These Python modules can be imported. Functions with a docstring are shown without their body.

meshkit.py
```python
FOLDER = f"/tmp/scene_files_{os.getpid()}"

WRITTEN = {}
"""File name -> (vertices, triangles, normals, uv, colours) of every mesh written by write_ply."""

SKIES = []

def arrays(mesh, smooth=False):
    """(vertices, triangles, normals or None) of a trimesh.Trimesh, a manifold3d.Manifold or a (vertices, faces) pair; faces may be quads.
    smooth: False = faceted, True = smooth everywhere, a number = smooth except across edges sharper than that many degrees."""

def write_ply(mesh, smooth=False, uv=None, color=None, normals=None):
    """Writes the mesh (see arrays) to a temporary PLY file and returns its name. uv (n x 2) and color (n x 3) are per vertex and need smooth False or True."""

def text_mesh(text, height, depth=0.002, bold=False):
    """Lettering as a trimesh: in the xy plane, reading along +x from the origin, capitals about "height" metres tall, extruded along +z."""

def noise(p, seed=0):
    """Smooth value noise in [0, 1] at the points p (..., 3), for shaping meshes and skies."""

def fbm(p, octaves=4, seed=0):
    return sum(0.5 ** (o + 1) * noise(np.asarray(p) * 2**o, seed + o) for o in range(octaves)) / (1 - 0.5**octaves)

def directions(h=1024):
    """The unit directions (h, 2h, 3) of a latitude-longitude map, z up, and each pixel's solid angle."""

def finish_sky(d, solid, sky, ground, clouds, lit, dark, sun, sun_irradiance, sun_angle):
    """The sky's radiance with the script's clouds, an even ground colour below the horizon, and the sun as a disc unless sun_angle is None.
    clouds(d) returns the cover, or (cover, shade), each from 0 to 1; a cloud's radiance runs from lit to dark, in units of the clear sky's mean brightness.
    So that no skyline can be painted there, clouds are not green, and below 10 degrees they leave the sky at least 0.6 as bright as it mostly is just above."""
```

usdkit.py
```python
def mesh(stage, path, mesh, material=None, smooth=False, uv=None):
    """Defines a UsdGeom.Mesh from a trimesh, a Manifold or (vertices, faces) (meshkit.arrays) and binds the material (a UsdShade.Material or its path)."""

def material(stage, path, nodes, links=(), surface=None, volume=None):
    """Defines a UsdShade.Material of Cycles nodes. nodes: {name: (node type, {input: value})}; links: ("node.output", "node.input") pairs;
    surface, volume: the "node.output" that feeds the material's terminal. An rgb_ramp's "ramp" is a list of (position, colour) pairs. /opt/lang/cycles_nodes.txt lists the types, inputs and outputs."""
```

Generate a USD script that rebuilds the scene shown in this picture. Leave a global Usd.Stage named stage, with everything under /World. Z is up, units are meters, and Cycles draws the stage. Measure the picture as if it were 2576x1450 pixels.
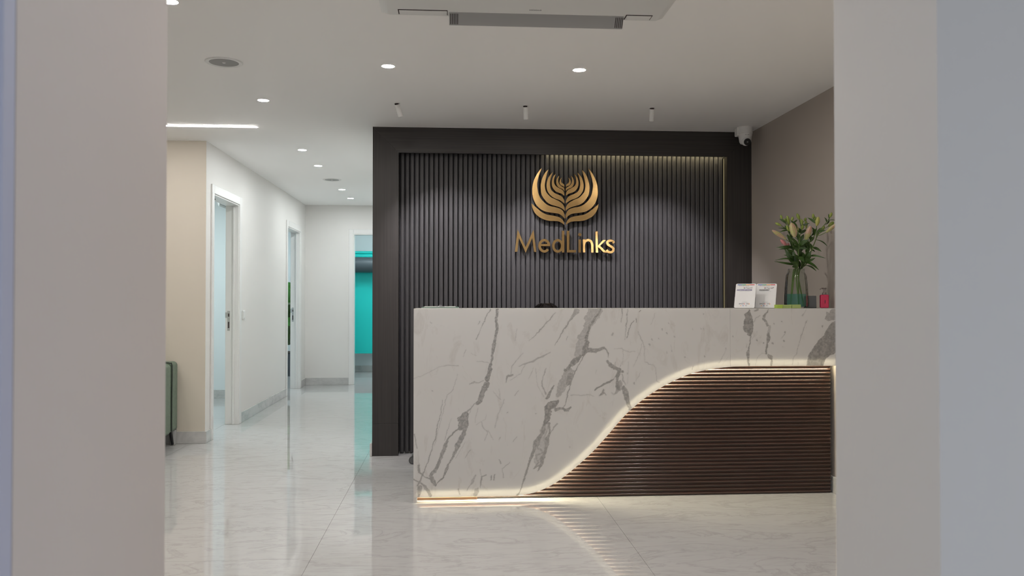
import math, random
import numpy as np, trimesh, manifold3d as m3
import shapely.geometry as sg, shapely.affinity as sa
from shapely.ops import unary_union
import usdkit, meshkit
from pxr import Usd, UsdGeom, UsdLux, UsdShade, Gf, Sdf, Vt

stage = Usd.Stage.CreateInMemory()
UsdGeom.SetStageUpAxis(stage, 'Z'); UsdGeom.SetStageMetersPerUnit(stage, 1.0)
UsdGeom.Xform.Define(stage, '/World'); UsdGeom.Scope.Define(stage, '/World/Looks')
rng = random.Random(11)
CEIL = 2.53

# ---------------------------------------------------------------- camera, sky, exposure
YAW, PITCH, FPX = 4.11, 0.79, 2100.0
cam = UsdGeom.Camera.Define(stage, '/World/Camera')
_x = UsdGeom.Xformable(cam)
_x.AddTranslateOp().Set(Gf.Vec3d(0, 0, 1.2)); _x.AddRotateZOp().Set(-YAW); _x.AddRotateXOp().Set(90 + PITCH)
cam.CreateHorizontalApertureAttr(36.0); cam.CreateVerticalApertureAttr(36.0 * 1450 / 2576)
cam.CreateFocalLengthAttr(FPX / 2576 * 36.0)
cam.CreateFStopAttr(5.0); cam.CreateFocusDistanceAttr(5.4)
cam.CreateExposureAttr(0.17)
cam.CreateClippingRangeAttr((0.05, 200))
dome = UsdLux.DomeLight.Define(stage, '/World/Sky')      # overcast daylight outside the entrance
dome.CreateColorAttr(Gf.Vec3f(0.84, 0.90, 1.0)); dome.CreateIntensityAttr(0.44)
# lamp strengths (radiance)
L_DOWN, L_CORR, L_FRONT, L_SPOT, L_LINE, L_ROOM, L_DESK, L_COVE = 640.0, 560.0, 820.0, 105000.0, 36.0, 12.2, 75.0, 20.0
L_BAND = 9.5

# ---------------------------------------------------------------- materials
MAT = {}
def principled(name, color, rough=0.5, extra=None, noise=None, bump=None, wave=None):
    """noise: (scale vec, detail, colour2, lo, hi) mixes in a second colour by object-space noise; bump: (scale vec, distance)."""
    nodes = {'p': ('principled_bsdf', dict(base_color=color, roughness=rough, **(extra or {}))), 'g': ('geometry', {})}
    links = []
    if noise:
        sc, det, c2, lo, hi = noise
        nodes['mp'] = ('mapping', {'scale': sc}); nodes['n'] = ('noise_texture', {'scale': 1.0, 'detail': det, 'roughness': 0.6, 'distortion': 0.6})
        nodes['r'] = ('rgb_ramp', {'ramp': [(0, color), (lo, color), (hi, c2), (1, c2)]})
        links += [('g.position', 'mp.vector'), ('mp.vector', 'n.vector'), ('n.fac', 'r.fac'), ('r.color', 'p.base_color')]
    if bump:
        nodes['mb'] = ('mapping', {'scale': bump[0]}); nodes['nb'] = ('noise_texture', {'scale': 1.0, 'detail': 3.0}); nodes['b'] = ('bump', {'strength': 0.6, 'distance': bump[1]})
        links += [('g.position', 'mb.vector'), ('mb.vector', 'nb.vector'), ('nb.fac', 'b.height'), ('b.normal', 'p.normal')]
    MAT[name] = usdkit.material(stage, '/World/Looks/' + name, nodes, links, surface='p.BSDF')
def emitter(name, color, strength):
    MAT[name] = usdkit.material(stage, '/World/Looks/' + name, {'e': ('emission', {'color': color, 'strength': strength})}, [], surface='e.emission')

principled('wall_paint', (0.79, 0.77, 0.74), 0.55, bump=((60, 60, 60), 0.0006))
principled('portal_paint', (0.60, 0.545, 0.515), 0.6, bump=((60, 60, 60), 0.0006))
principled('portal_grey', (0.64, 0.62, 0.60), 0.6, bump=((60, 60, 60), 0.0006))
principled('blue_paint', (0.46, 0.48, 0.60), 0.5)  # bluish daylight on the left outer face, put into the colour
principled('beige_paint', (0.68, 0.62, 0.525), 0.6, bump=((60, 60, 60), 0.0006))
principled('greige_paint', (0.43, 0.38, 0.335), 0.5, bump=((60, 60, 60), 0.0006))
principled('ceiling_paint', (0.95, 0.94, 0.92), 0.6)
principled('trim_white', (0.80, 0.79, 0.77), 0.35)
principled('plastic_white', (0.78, 0.78, 0.76), 0.4)
principled('plastic_grey', (0.36, 0.36, 0.35), 0.45)
principled('speaker_grille', (0.33, 0.33, 0.32), 0.6)
principled('black', (0.012, 0.012, 0.013), 0.4)
principled('dark_gap', (0.05, 0.035, 0.035), 0.8)
MAT['floor_marble'] = usdkit.material(stage, '/World/Looks/floor_marble', {
    'g': ('geometry', {}), 'm1': ('mapping', {'scale': (1.5, 4.2, 1), 'rotation': (0, 0, 0.35)}), 'n1': ('noise_texture', {'scale': 1.0, 'detail': 9.0, 'roughness': 0.62, 'distortion': 0.8}),
    'r1': ('rgb_ramp', {'ramp': [(0, (1, 1, 1)), (0.475, (1, 1, 1)), (0.50, (0.87, 0.865, 0.86)), (0.522, (1, 1, 1)), (0.60, (0.99, 0.99, 0.99)), (0.618, (0.92, 0.917, 0.914)), (0.635, (1, 1, 1)), (1, (1, 1, 1))]}),
    'm2': ('mapping', {'scale': (9, 30, 1), 'rotation': (0, 0, 0.35)}), 'n2': ('noise_texture', {'scale': 1.0, 'detail': 5.0, 'roughness': 0.6, 'distortion': 0.5}),
    'r2': ('rgb_ramp', {'ramp': [(0, (0.505, 0.497, 0.49)), (0.5, (0.505, 0.497, 0.49)), (0.74, (0.455, 0.447, 0.44)), (1, (0.43, 0.422, 0.415))]}),
    'mx': ('mix', {'mix_type': 'multiply', 'fac': 1.0}), 'p': ('principled_bsdf', {'roughness': 0.03})},
    [('g.position', 'm1.vector'), ('m1.vector', 'n1.vector'), ('n1.fac', 'r1.fac'), ('g.position', 'm2.vector'), ('m2.vector', 'n2.vector'), ('n2.fac', 'r2.fac'),
     ('r1.color', 'mx.color1'), ('r2.color', 'mx.color2'), ('mx.color', 'p.base_color')], surface='p.BSDF')
principled('soffit_grey', (0.16, 0.16, 0.16), 0.8)  # kept dark so the added slab returns little sky light
principled('paving', (0.42, 0.41, 0.40), 0.8)
principled('grout', (0.24, 0.23, 0.22), 0.9)
principled('baseboard_marble', (0.60, 0.59, 0.575), 0.2, noise=((5, 5, 9), 6.0, (0.44, 0.44, 0.43), 0.42, 0.72))
principled('dark_wood_v', (0.038, 0.032, 0.029), 0.45, noise=((95, 95, 1.1), 5.0, (0.026, 0.022, 0.020), 0.35, 0.62))
principled('dark_wood_h', (0.044, 0.038, 0.034), 0.42, noise=((1.1, 95, 95), 5.0, (0.027, 0.023, 0.021), 0.35, 0.62))
principled('slat_charcoal', (0.050, 0.047, 0.048), 0.45)
principled('slat_back', (0.02, 0.018, 0.018), 0.7)
principled('gold', (0.40, 0.258, 0.108), 0.19, {'metallic': 1.0})
principled('walnut', (0.062, 0.026, 0.018), 0.22, {'coat_weight': 0.35, 'coat_roughness': 0.12}, noise=((1.5, 60, 60), 4.0, (0.034, 0.015, 0.010), 0.35, 0.65))
principled('copper_edge', (0.42, 0.24, 0.14), 0.35, {'metallic': 0.6})
principled('green_fabric', (0.125, 0.185, 0.115), 0.9, {'sheen_weight': 0.2}, noise=((60, 60, 40), 4.0, (0.085, 0.125, 0.085), 0.35, 0.7), bump=((900, 900, 900), 0.001))
principled('piping', (0.02, 0.022, 0.02), 0.7)
principled('brown_wood', (0.14, 0.06, 0.035), 0.5)
principled('leaf_dark', (0.030, 0.068, 0.012), 0.45, noise=((30, 30, 30), 2.0, (0.050, 0.105, 0.018), 0.4, 0.7))
principled('leaf_fig', (0.055, 0.20, 0.035), 0.4, noise=((14, 14, 14), 3.0, (0.10, 0.32, 0.05), 0.45, 0.7))
principled('stem_green', (0.10, 0.17, 0.035), 0.5)
principled('bud_green', (0.22, 0.30, 0.055), 0.45, noise=((40, 40, 14), 2.0, (0.33, 0.38, 0.09), 0.4, 0.7))
principled('bud_yellow', (0.46, 0.45, 0.13), 0.5)
principled('bud_cream', (0.46, 0.47, 0.19), 0.5, noise=((22, 22, 22), 1.5, (0.56, 0.37, 0.28), 0.42, 0.58))
principled('bud_stripe', (0.46, 0.16, 0.15), 0.5)
principled('bud_pink', (0.55, 0.20, 0.21), 0.5, noise=((50, 50, 12), 2.0, (0.62, 0.36, 0.28), 0.45, 0.65))
principled('pot_grey', (0.055, 0.065, 0.075), 0.6)
principled('soil', (0.05, 0.035, 0.025), 0.95)
principled('bark', (0.16, 0.11, 0.07), 0.8)
principled('turquoise', (0.0, 0.52, 0.47), 0.55)
principled('charcoal_roll', (0.055, 0.07, 0.08), 0.45)
principled('room_paint', (0.74, 0.78, 0.79), 0.6)
principled('steel', (0.55, 0.55, 0.55), 0.3, {'metallic': 1.0})
principled('card_white', (0.80, 0.79, 0.78), 0.35)
principled('ink_black', (0.03, 0.03, 0.03), 0.7); principled('ink_purple', (0.06, 0.03, 0.22), 0.7); principled('ink_grey', (0.22, 0.22, 0.23), 0.7)
principled('ink_blue', (0.05, 0.13, 0.42), 0.6); principled('ink_green', (0.05, 0.30, 0.12), 0.6); principled('ink_orange', (0.80, 0.30, 0.05), 0.6); principled('ink_red', (0.62, 0.06, 0.07), 0.6)
principled('note_lime', (0.45, 0.62, 0.09), 0.7); principled('note_green', (0.40, 0.50, 0.17), 0.7)
principled('sanitizer_pink', (0.62, 0.03, 0.10), 0.12, {'coat_weight': 0.5})
principled('clip_green', (0.10, 0.19, 0.15), 0.5); principled('paper', (0.75, 0.75, 0.73), 0.7)
principled('hair', (0.007, 0.0045, 0.004), 0.5, {'specular_ior_level': 0.25}); principled('skin', (0.50, 0.31, 0.22), 0.5)
principled('shirt', (0.20, 0.24, 0.30), 0.8); principled('trousers', (0.03, 0.03, 0.04), 0.8)
principled('chair_mesh', (0.05, 0.05, 0.055), 0.8); principled('caster_grey', (0.13, 0.13, 0.13), 0.5); principled('caster_rim', (0.04, 0.04, 0.04), 0.6)
emitter('lamp_down', (1.0, 0.955, 0.90), L_DOWN)
emitter('lamp_corridor', (0.93, 0.985, 1.0), L_CORR)
emitter('lamp_front', (1.0, 0.955, 0.90), L_FRONT)  # for the downlights added out of view by the entrance
emitter('lamp_spot', (0.97, 0.94, 1.0), L_SPOT)
emitter('lamp_line', (1.0, 0.96, 0.93), L_LINE)
emitter('lamp_room', (0.80, 0.96, 1.0), L_ROOM)  # for the panels added out of view in the side rooms
emitter('lamp_desk', (1.0, 0.91, 0.64), L_DESK)
emitter('lamp_line_gold', (1.0, 0.84, 0.46), 0.30)
emitter('lamp_band', (1.0, 0.93, 0.68), L_BAND)
emitter('lamp_cove', (1.0, 0.86, 0.52), L_COVE)

def clear_mat(name, tint, ior, gloss_rough=0.02):
    MAT[name] = usdkit.material(stage, '/World/Looks/' + name, {
        't': ('transparent_bsdf', {'color': tint}), 'g': ('glossy_bsdf', {'color': (1, 1, 1), 'roughness': gloss_rough}),
        'f': ('fresnel', {'IOR': ior}), 'm': ('mix_closure', {})},
        [('f.fac', 'm.fac'), ('t.BSDF', 'm.closure1'), ('g.BSDF', 'm.closure2')], surface='m.closure')
clear_mat('vase_glass', (0.93, 0.945, 0.925), 1.22)
clear_mat('clear_plastic', (0.88, 0.86, 0.85), 1.4, 0.15)
clear_mat('acrylic', (0.93, 0.94, 0.95), 1.45, 0.08)
MAT['vase_water'] = usdkit.material(stage, '/World/Looks/vase_water', {
    't': ('transparent_bsdf', {'color': (0.60, 0.86, 0.82)}), 'd': ('principled_bsdf', {'base_color': (0.10, 0.34, 0.31), 'roughness': 0.1}), 'm': ('mix_closure', {'fac': 0.22})},
    [('t.BSDF', 'm.closure1'), ('d.BSDF', 'm.closure2')], surface='m.closure')

# white marble: veins come from the mesh's "vein" primvar, fine clouding from noise; the slab lets a little light through
MAT['marble'] = usdkit.material(stage, '/World/Looks/marble', {
    'a': ('attribute', {'attribute': 'vein'}), 'g': ('geometry', {}),
    'mp': ('mapping', {'scale': (9, 9, 4), 'rotation': (0, 0.45, 0)}), 'n': ('noise_texture', {'scale': 1.0, 'detail': 6.0, 'roughness': 0.62, 'distortion': 1.2}),
    'r': ('rgb_ramp', {'ramp': [(0, (0.84, 0.82, 0.795)), (0.56, (0.84, 0.82, 0.795)), (0.78, (0.72, 0.685, 0.645)), (1, (0.68, 0.64, 0.59))]}),
    'n2': ('noise_texture', {'scale': 60.0, 'detail': 4.0}), 'r2': ('rgb_ramp', {'ramp': [(0, (0.29, 0.28, 0.27)), (0.45, (0.345, 0.33, 0.315)), (0.7, (0.43, 0.41, 0.385)), (1, (0.48, 0.455, 0.42))]}),
    'mx': ('mix', {}), 'p': ('principled_bsdf', {'roughness': 0.16, 'specular_ior_level': 0.4}), 'tr': ('translucent_bsdf', {}), 'm': ('mix_closure', {'fac': 0.28})},
    [('g.position', 'mp.vector'), ('mp.vector', 'n.vector'), ('n.fac', 'r.fac'), ('n2.fac', 'r2.fac'), ('g.position', 'n2.vector'), ('a.fac', 'mx.fac'), ('r.color', 'mx.color1'), ('r2.color', 'mx.color2'),
     ('mx.color', 'p.base_color'), ('mx.color', 'tr.color'), ('p.BSDF', 'm.closure1'), ('tr.BSDF', 'm.closure2')], surface='m.closure')

# ---------------------------------------------------------------- mesh helpers
def join(*ms):
    V, F, n = [], [], 0
    for v, f in ms:
        v = np.asarray(v, float); f = np.asarray(f, int)
        if f.shape[1] == 4: f = np.vstack([f[:, [0, 1, 2]], f[:, [0, 2, 3]]])
        V.append(v); F.append(f + n); n += len(v)
    return np.vstack(V), np.vstack(F)
def tri(m):
    if hasattr(m, 'to_mesh'):
        k = m.to_mesh(); return np.array(k.vert_properties[:, :3], float), np.array(k.tri_verts, int)
    return np.array(m.vertices), np.array(m.faces)
def box(x0, x1, y0, y1, z0, z1, b=0.0):
    if b <= 0:
        t = trimesh.creation.box([x1 - x0, y1 - y0, z1 - z0]); v = t.vertices + [(x0 + x1) / 2, (y0 + y1) / 2, (z0 + z1) / 2]
        return np.array(v), np.array(t.faces)
    c, h = np.array([(x0 + x1) / 2, (y0 + y1) / 2, (z0 + z1) / 2]), np.array([x1 - x0, y1 - y0, z1 - z0]) / 2
    b = min(b, h.min() * 0.95); pts = []
    for s in np.ndindex(2, 2, 2):
        s = np.array(s) * 2 - 1
        for k in range(3):
            o = np.full(3, b); o[k] = 0; pts.append(c + s * (h - o))
    return tri(m3.Manifold.hull_points(np.array(pts)))
def soft(x0, x1, y0, y1, z0, z1, r, n=12):
    pts = []
    sp = trimesh.creation.icosphere(2, r).vertices
    for s in np.ndindex(2, 2, 2):
        c = [(x0 + r, x1 - r)[s[0]], (y0 + r, y1 - r)[s[1]], (z0 + r, z1 - r)[s[2]]]; pts.append(sp + c)
    return tri(m3.Manifold.hull_points(np.vstack(pts)))
def prism(poly, y0, y1):
    """shapely polygon in (x, z) extruded along y"""
    out = []
    for g in getattr(poly, 'geoms', [poly]):
        t = trimesh.creation.extrude_polygon(g, y1 - y0, engine='earcut'); v = np.array(t.vertices)
        v = np.stack([v[:, 0], y1 - v[:, 2], v[:, 1]], 1); out.append((v, np.array(t.faces)))
    return join(*out)
def flat(poly, z0, z1):
    t = trimesh.creation.extrude_polygon(poly, z1 - z0, engine='earcut'); v = np.array(t.vertices); v[:, 2] += z0
    return v, np.array(t.faces)
def lathe(profile, seg=32, close=False):
    """profile [(r, z)...] turned about z; ends are capped where r > 0 unless close joins last to first"""
    p = list(profile)
    if not close:
        if p[0][0] > 0: p = [(0, p[0][1])] + p
        if p[-1][0] > 0: p = p + [(0, p[-1][1])]
    a = np.arange(seg) / seg * 2 * np.pi
    V = np.vstack([np.stack([r * np.cos(a), r * np.sin(a), np.full(seg, z)], 1) for r, z in p]); F = []
    n = len(p)
    for i in range(n if close else n - 1):
        k = (i + 1) % n
        for j in range(seg):
            q = (j + 1) % seg; F += [(i * seg + j, i * seg + q, k * seg + q), (i * seg + j, k * seg + q, k * seg + j)]
    t = trimesh.Trimesh(V, F, process=False); t.merge_vertices(); t.update_faces(t.nondegenerate_faces()); t.fix_normals()
    return np.array(t.vertices), np.array(t.faces)
def tube(path, r, sides=8):
    path = np.asarray(path, float); n = len(path); r = np.broadcast_to(np.asarray(r, float), n)
    V, up = [], None
    for i in range(n):
        t = path[min(i + 1, n - 1)] - path[max(i - 1, 0)]; t /= np.linalg.norm(t) + 1e-12
        if up is None: up = np.cross(t, [0.3, 1, 0.2]) if abs(t[1]) < .9 else np.cross(t, [1, 0, 0.1])
        up = up - t * (up @ t); up /= np.linalg.norm(up) + 1e-12; w = np.cross(t, up)
        a = np.arange(sides) / sides * 2 * np.pi
        V.append(path[i] + r[i] * (np.cos(a)[:, None] * up + np.sin(a)[:, None] * w))
    F = []
    for i in range(n - 1):
        for j in range(sides):
            k = (j + 1) % sides; F += [(i * sides + j, i * sides + k, (i + 1) * sides + k), (i * sides + j, (i + 1) * sides + k, (i + 1) * sides + j)]
    V = np.vstack(V + [path[:1], path[-1:]]); c0, c1 = len(V) - 2, len(V) - 1
    for j in range(sides):
        k = (j + 1) % sides; F += [(c0, k, j), (c1, (n - 1) * sides + j, (n - 1) * sides + k)]
    return V, np.array(F)
def curve(pts, n):
    """Catmull-Rom through pts"""
    p = np.asarray(pts, float); p = np.vstack([2 * p[0] - p[1], p, 2 * p[-1] - p[-2]]); out = []
    for i in range(1, len(p) - 2):
        for t in np.linspace(0, 1, n, endpoint=False):
            a, b, c, d = p[i - 1:i + 3]
            out.append(0.5 * (2 * b + (c - a) * t + (2 * a - 5 * b + 4 * c - d) * t * t + (3 * b - a - 3 * c + d) * t ** 3))
    return np.array(out + [p[-2]])
def move(m, loc=(0, 0, 0), rx=0, ry=0, rz=0):
    v = np.asarray(m[0], float)
    for ang, ax in ((rx, [1, 0, 0]), (ry, [0, 1, 0]), (rz, [0, 0, 1])):
        if ang: v = v @ trimesh.transformations.rotation_matrix(math.radians(ang), ax)[:3, :3].T
    return v + np.asarray(loc, float), m[1]
def flip(m): return m[0], np.asarray(m[1])[:, ::-1]
def cyl(r, z0, z1, seg=24, b=0.0):
    return lathe([(r - b, z0), (r, z0 + b), (r, z1 - b), (r - b, z1)] if b else [(r, z0), (r, z1)], seg)

# ---------------------------------------------------------------- scene helpers
USED = {}
def numbered(parent, name):
    k = USED.get((parent, name), 0); USED[(parent, name)] = k + 1
    return f'{parent}/{name}' + (f'_{k:03d}' if k else '')
def tag(p, label=None, cat=None, group=None, kind=None):
    for k, v in (('label', label), ('category', cat), ('group', group), ('kind', kind)):
        if v: p.SetCustomDataByKey(k, v)
def thing(name, label, cat, loc=(0, 0, 0), rz=0, group=None, kind=None):
    x = UsdGeom.Xform.Define(stage, numbered('/World', name)); x.AddTranslateOp().Set(Gf.Vec3d(*map(float, loc))); x.AddRotateZOp().Set(float(rz))
    tag(x.GetPrim(), label, cat, group, kind); return x.GetPrim()
def part(parent, name, m, mat, smooth=30, label=None, kind=None):
    g = usdkit.mesh(stage, numbered(str(parent.GetPath()), name), m, MAT[mat], smooth=smooth); tag(g.GetPrim(), label, kind=kind); return g.GetPrim()
def solo(name, m, mat, label, cat, smooth=30, group=None):
    g = usdkit.mesh(stage, numbered('/World', name), m, MAT[mat], smooth=smooth); tag(g.GetPrim(), label, cat, group); return g.GetPrim()
def struct(name, m, mat, label, smooth=30):
    g = usdkit.mesh(stage, numbered('/World', name), m, MAT[mat], smooth=smooth); tag(g.GetPrim(), label, kind='structure'); return g.GetPrim()
def group_struct(name, label):
    x = UsdGeom.Xform.Define(stage, numbered('/World', name)); tag(x.GetPrim(), label, kind='structure'); return x.GetPrim()
def copy(src, loc, rz=0, label=None, group=None, cat=None):
    was = src.GetCustomData()
    base = src.GetName()[:-4] if src.GetName()[-3:].isdigit() else src.GetName()
    r = thing(base, label or was['label'], cat or was['category'], loc, rz, group or was.get('group'))
    r.GetReferences().AddInternalReference(src.GetPath()); r.SetInstanceable(True); return r
def text(s, h, depth=0.0006, bold=False):
    t = meshkit.text_mesh(s, h, depth, bold); v = np.array(t.vertices); v = np.stack([v[:, 0], -v[:, 2], v[:, 1]], 1)   # stands in the xz plane, facing -y
    return v, np.array(t.faces)

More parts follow.
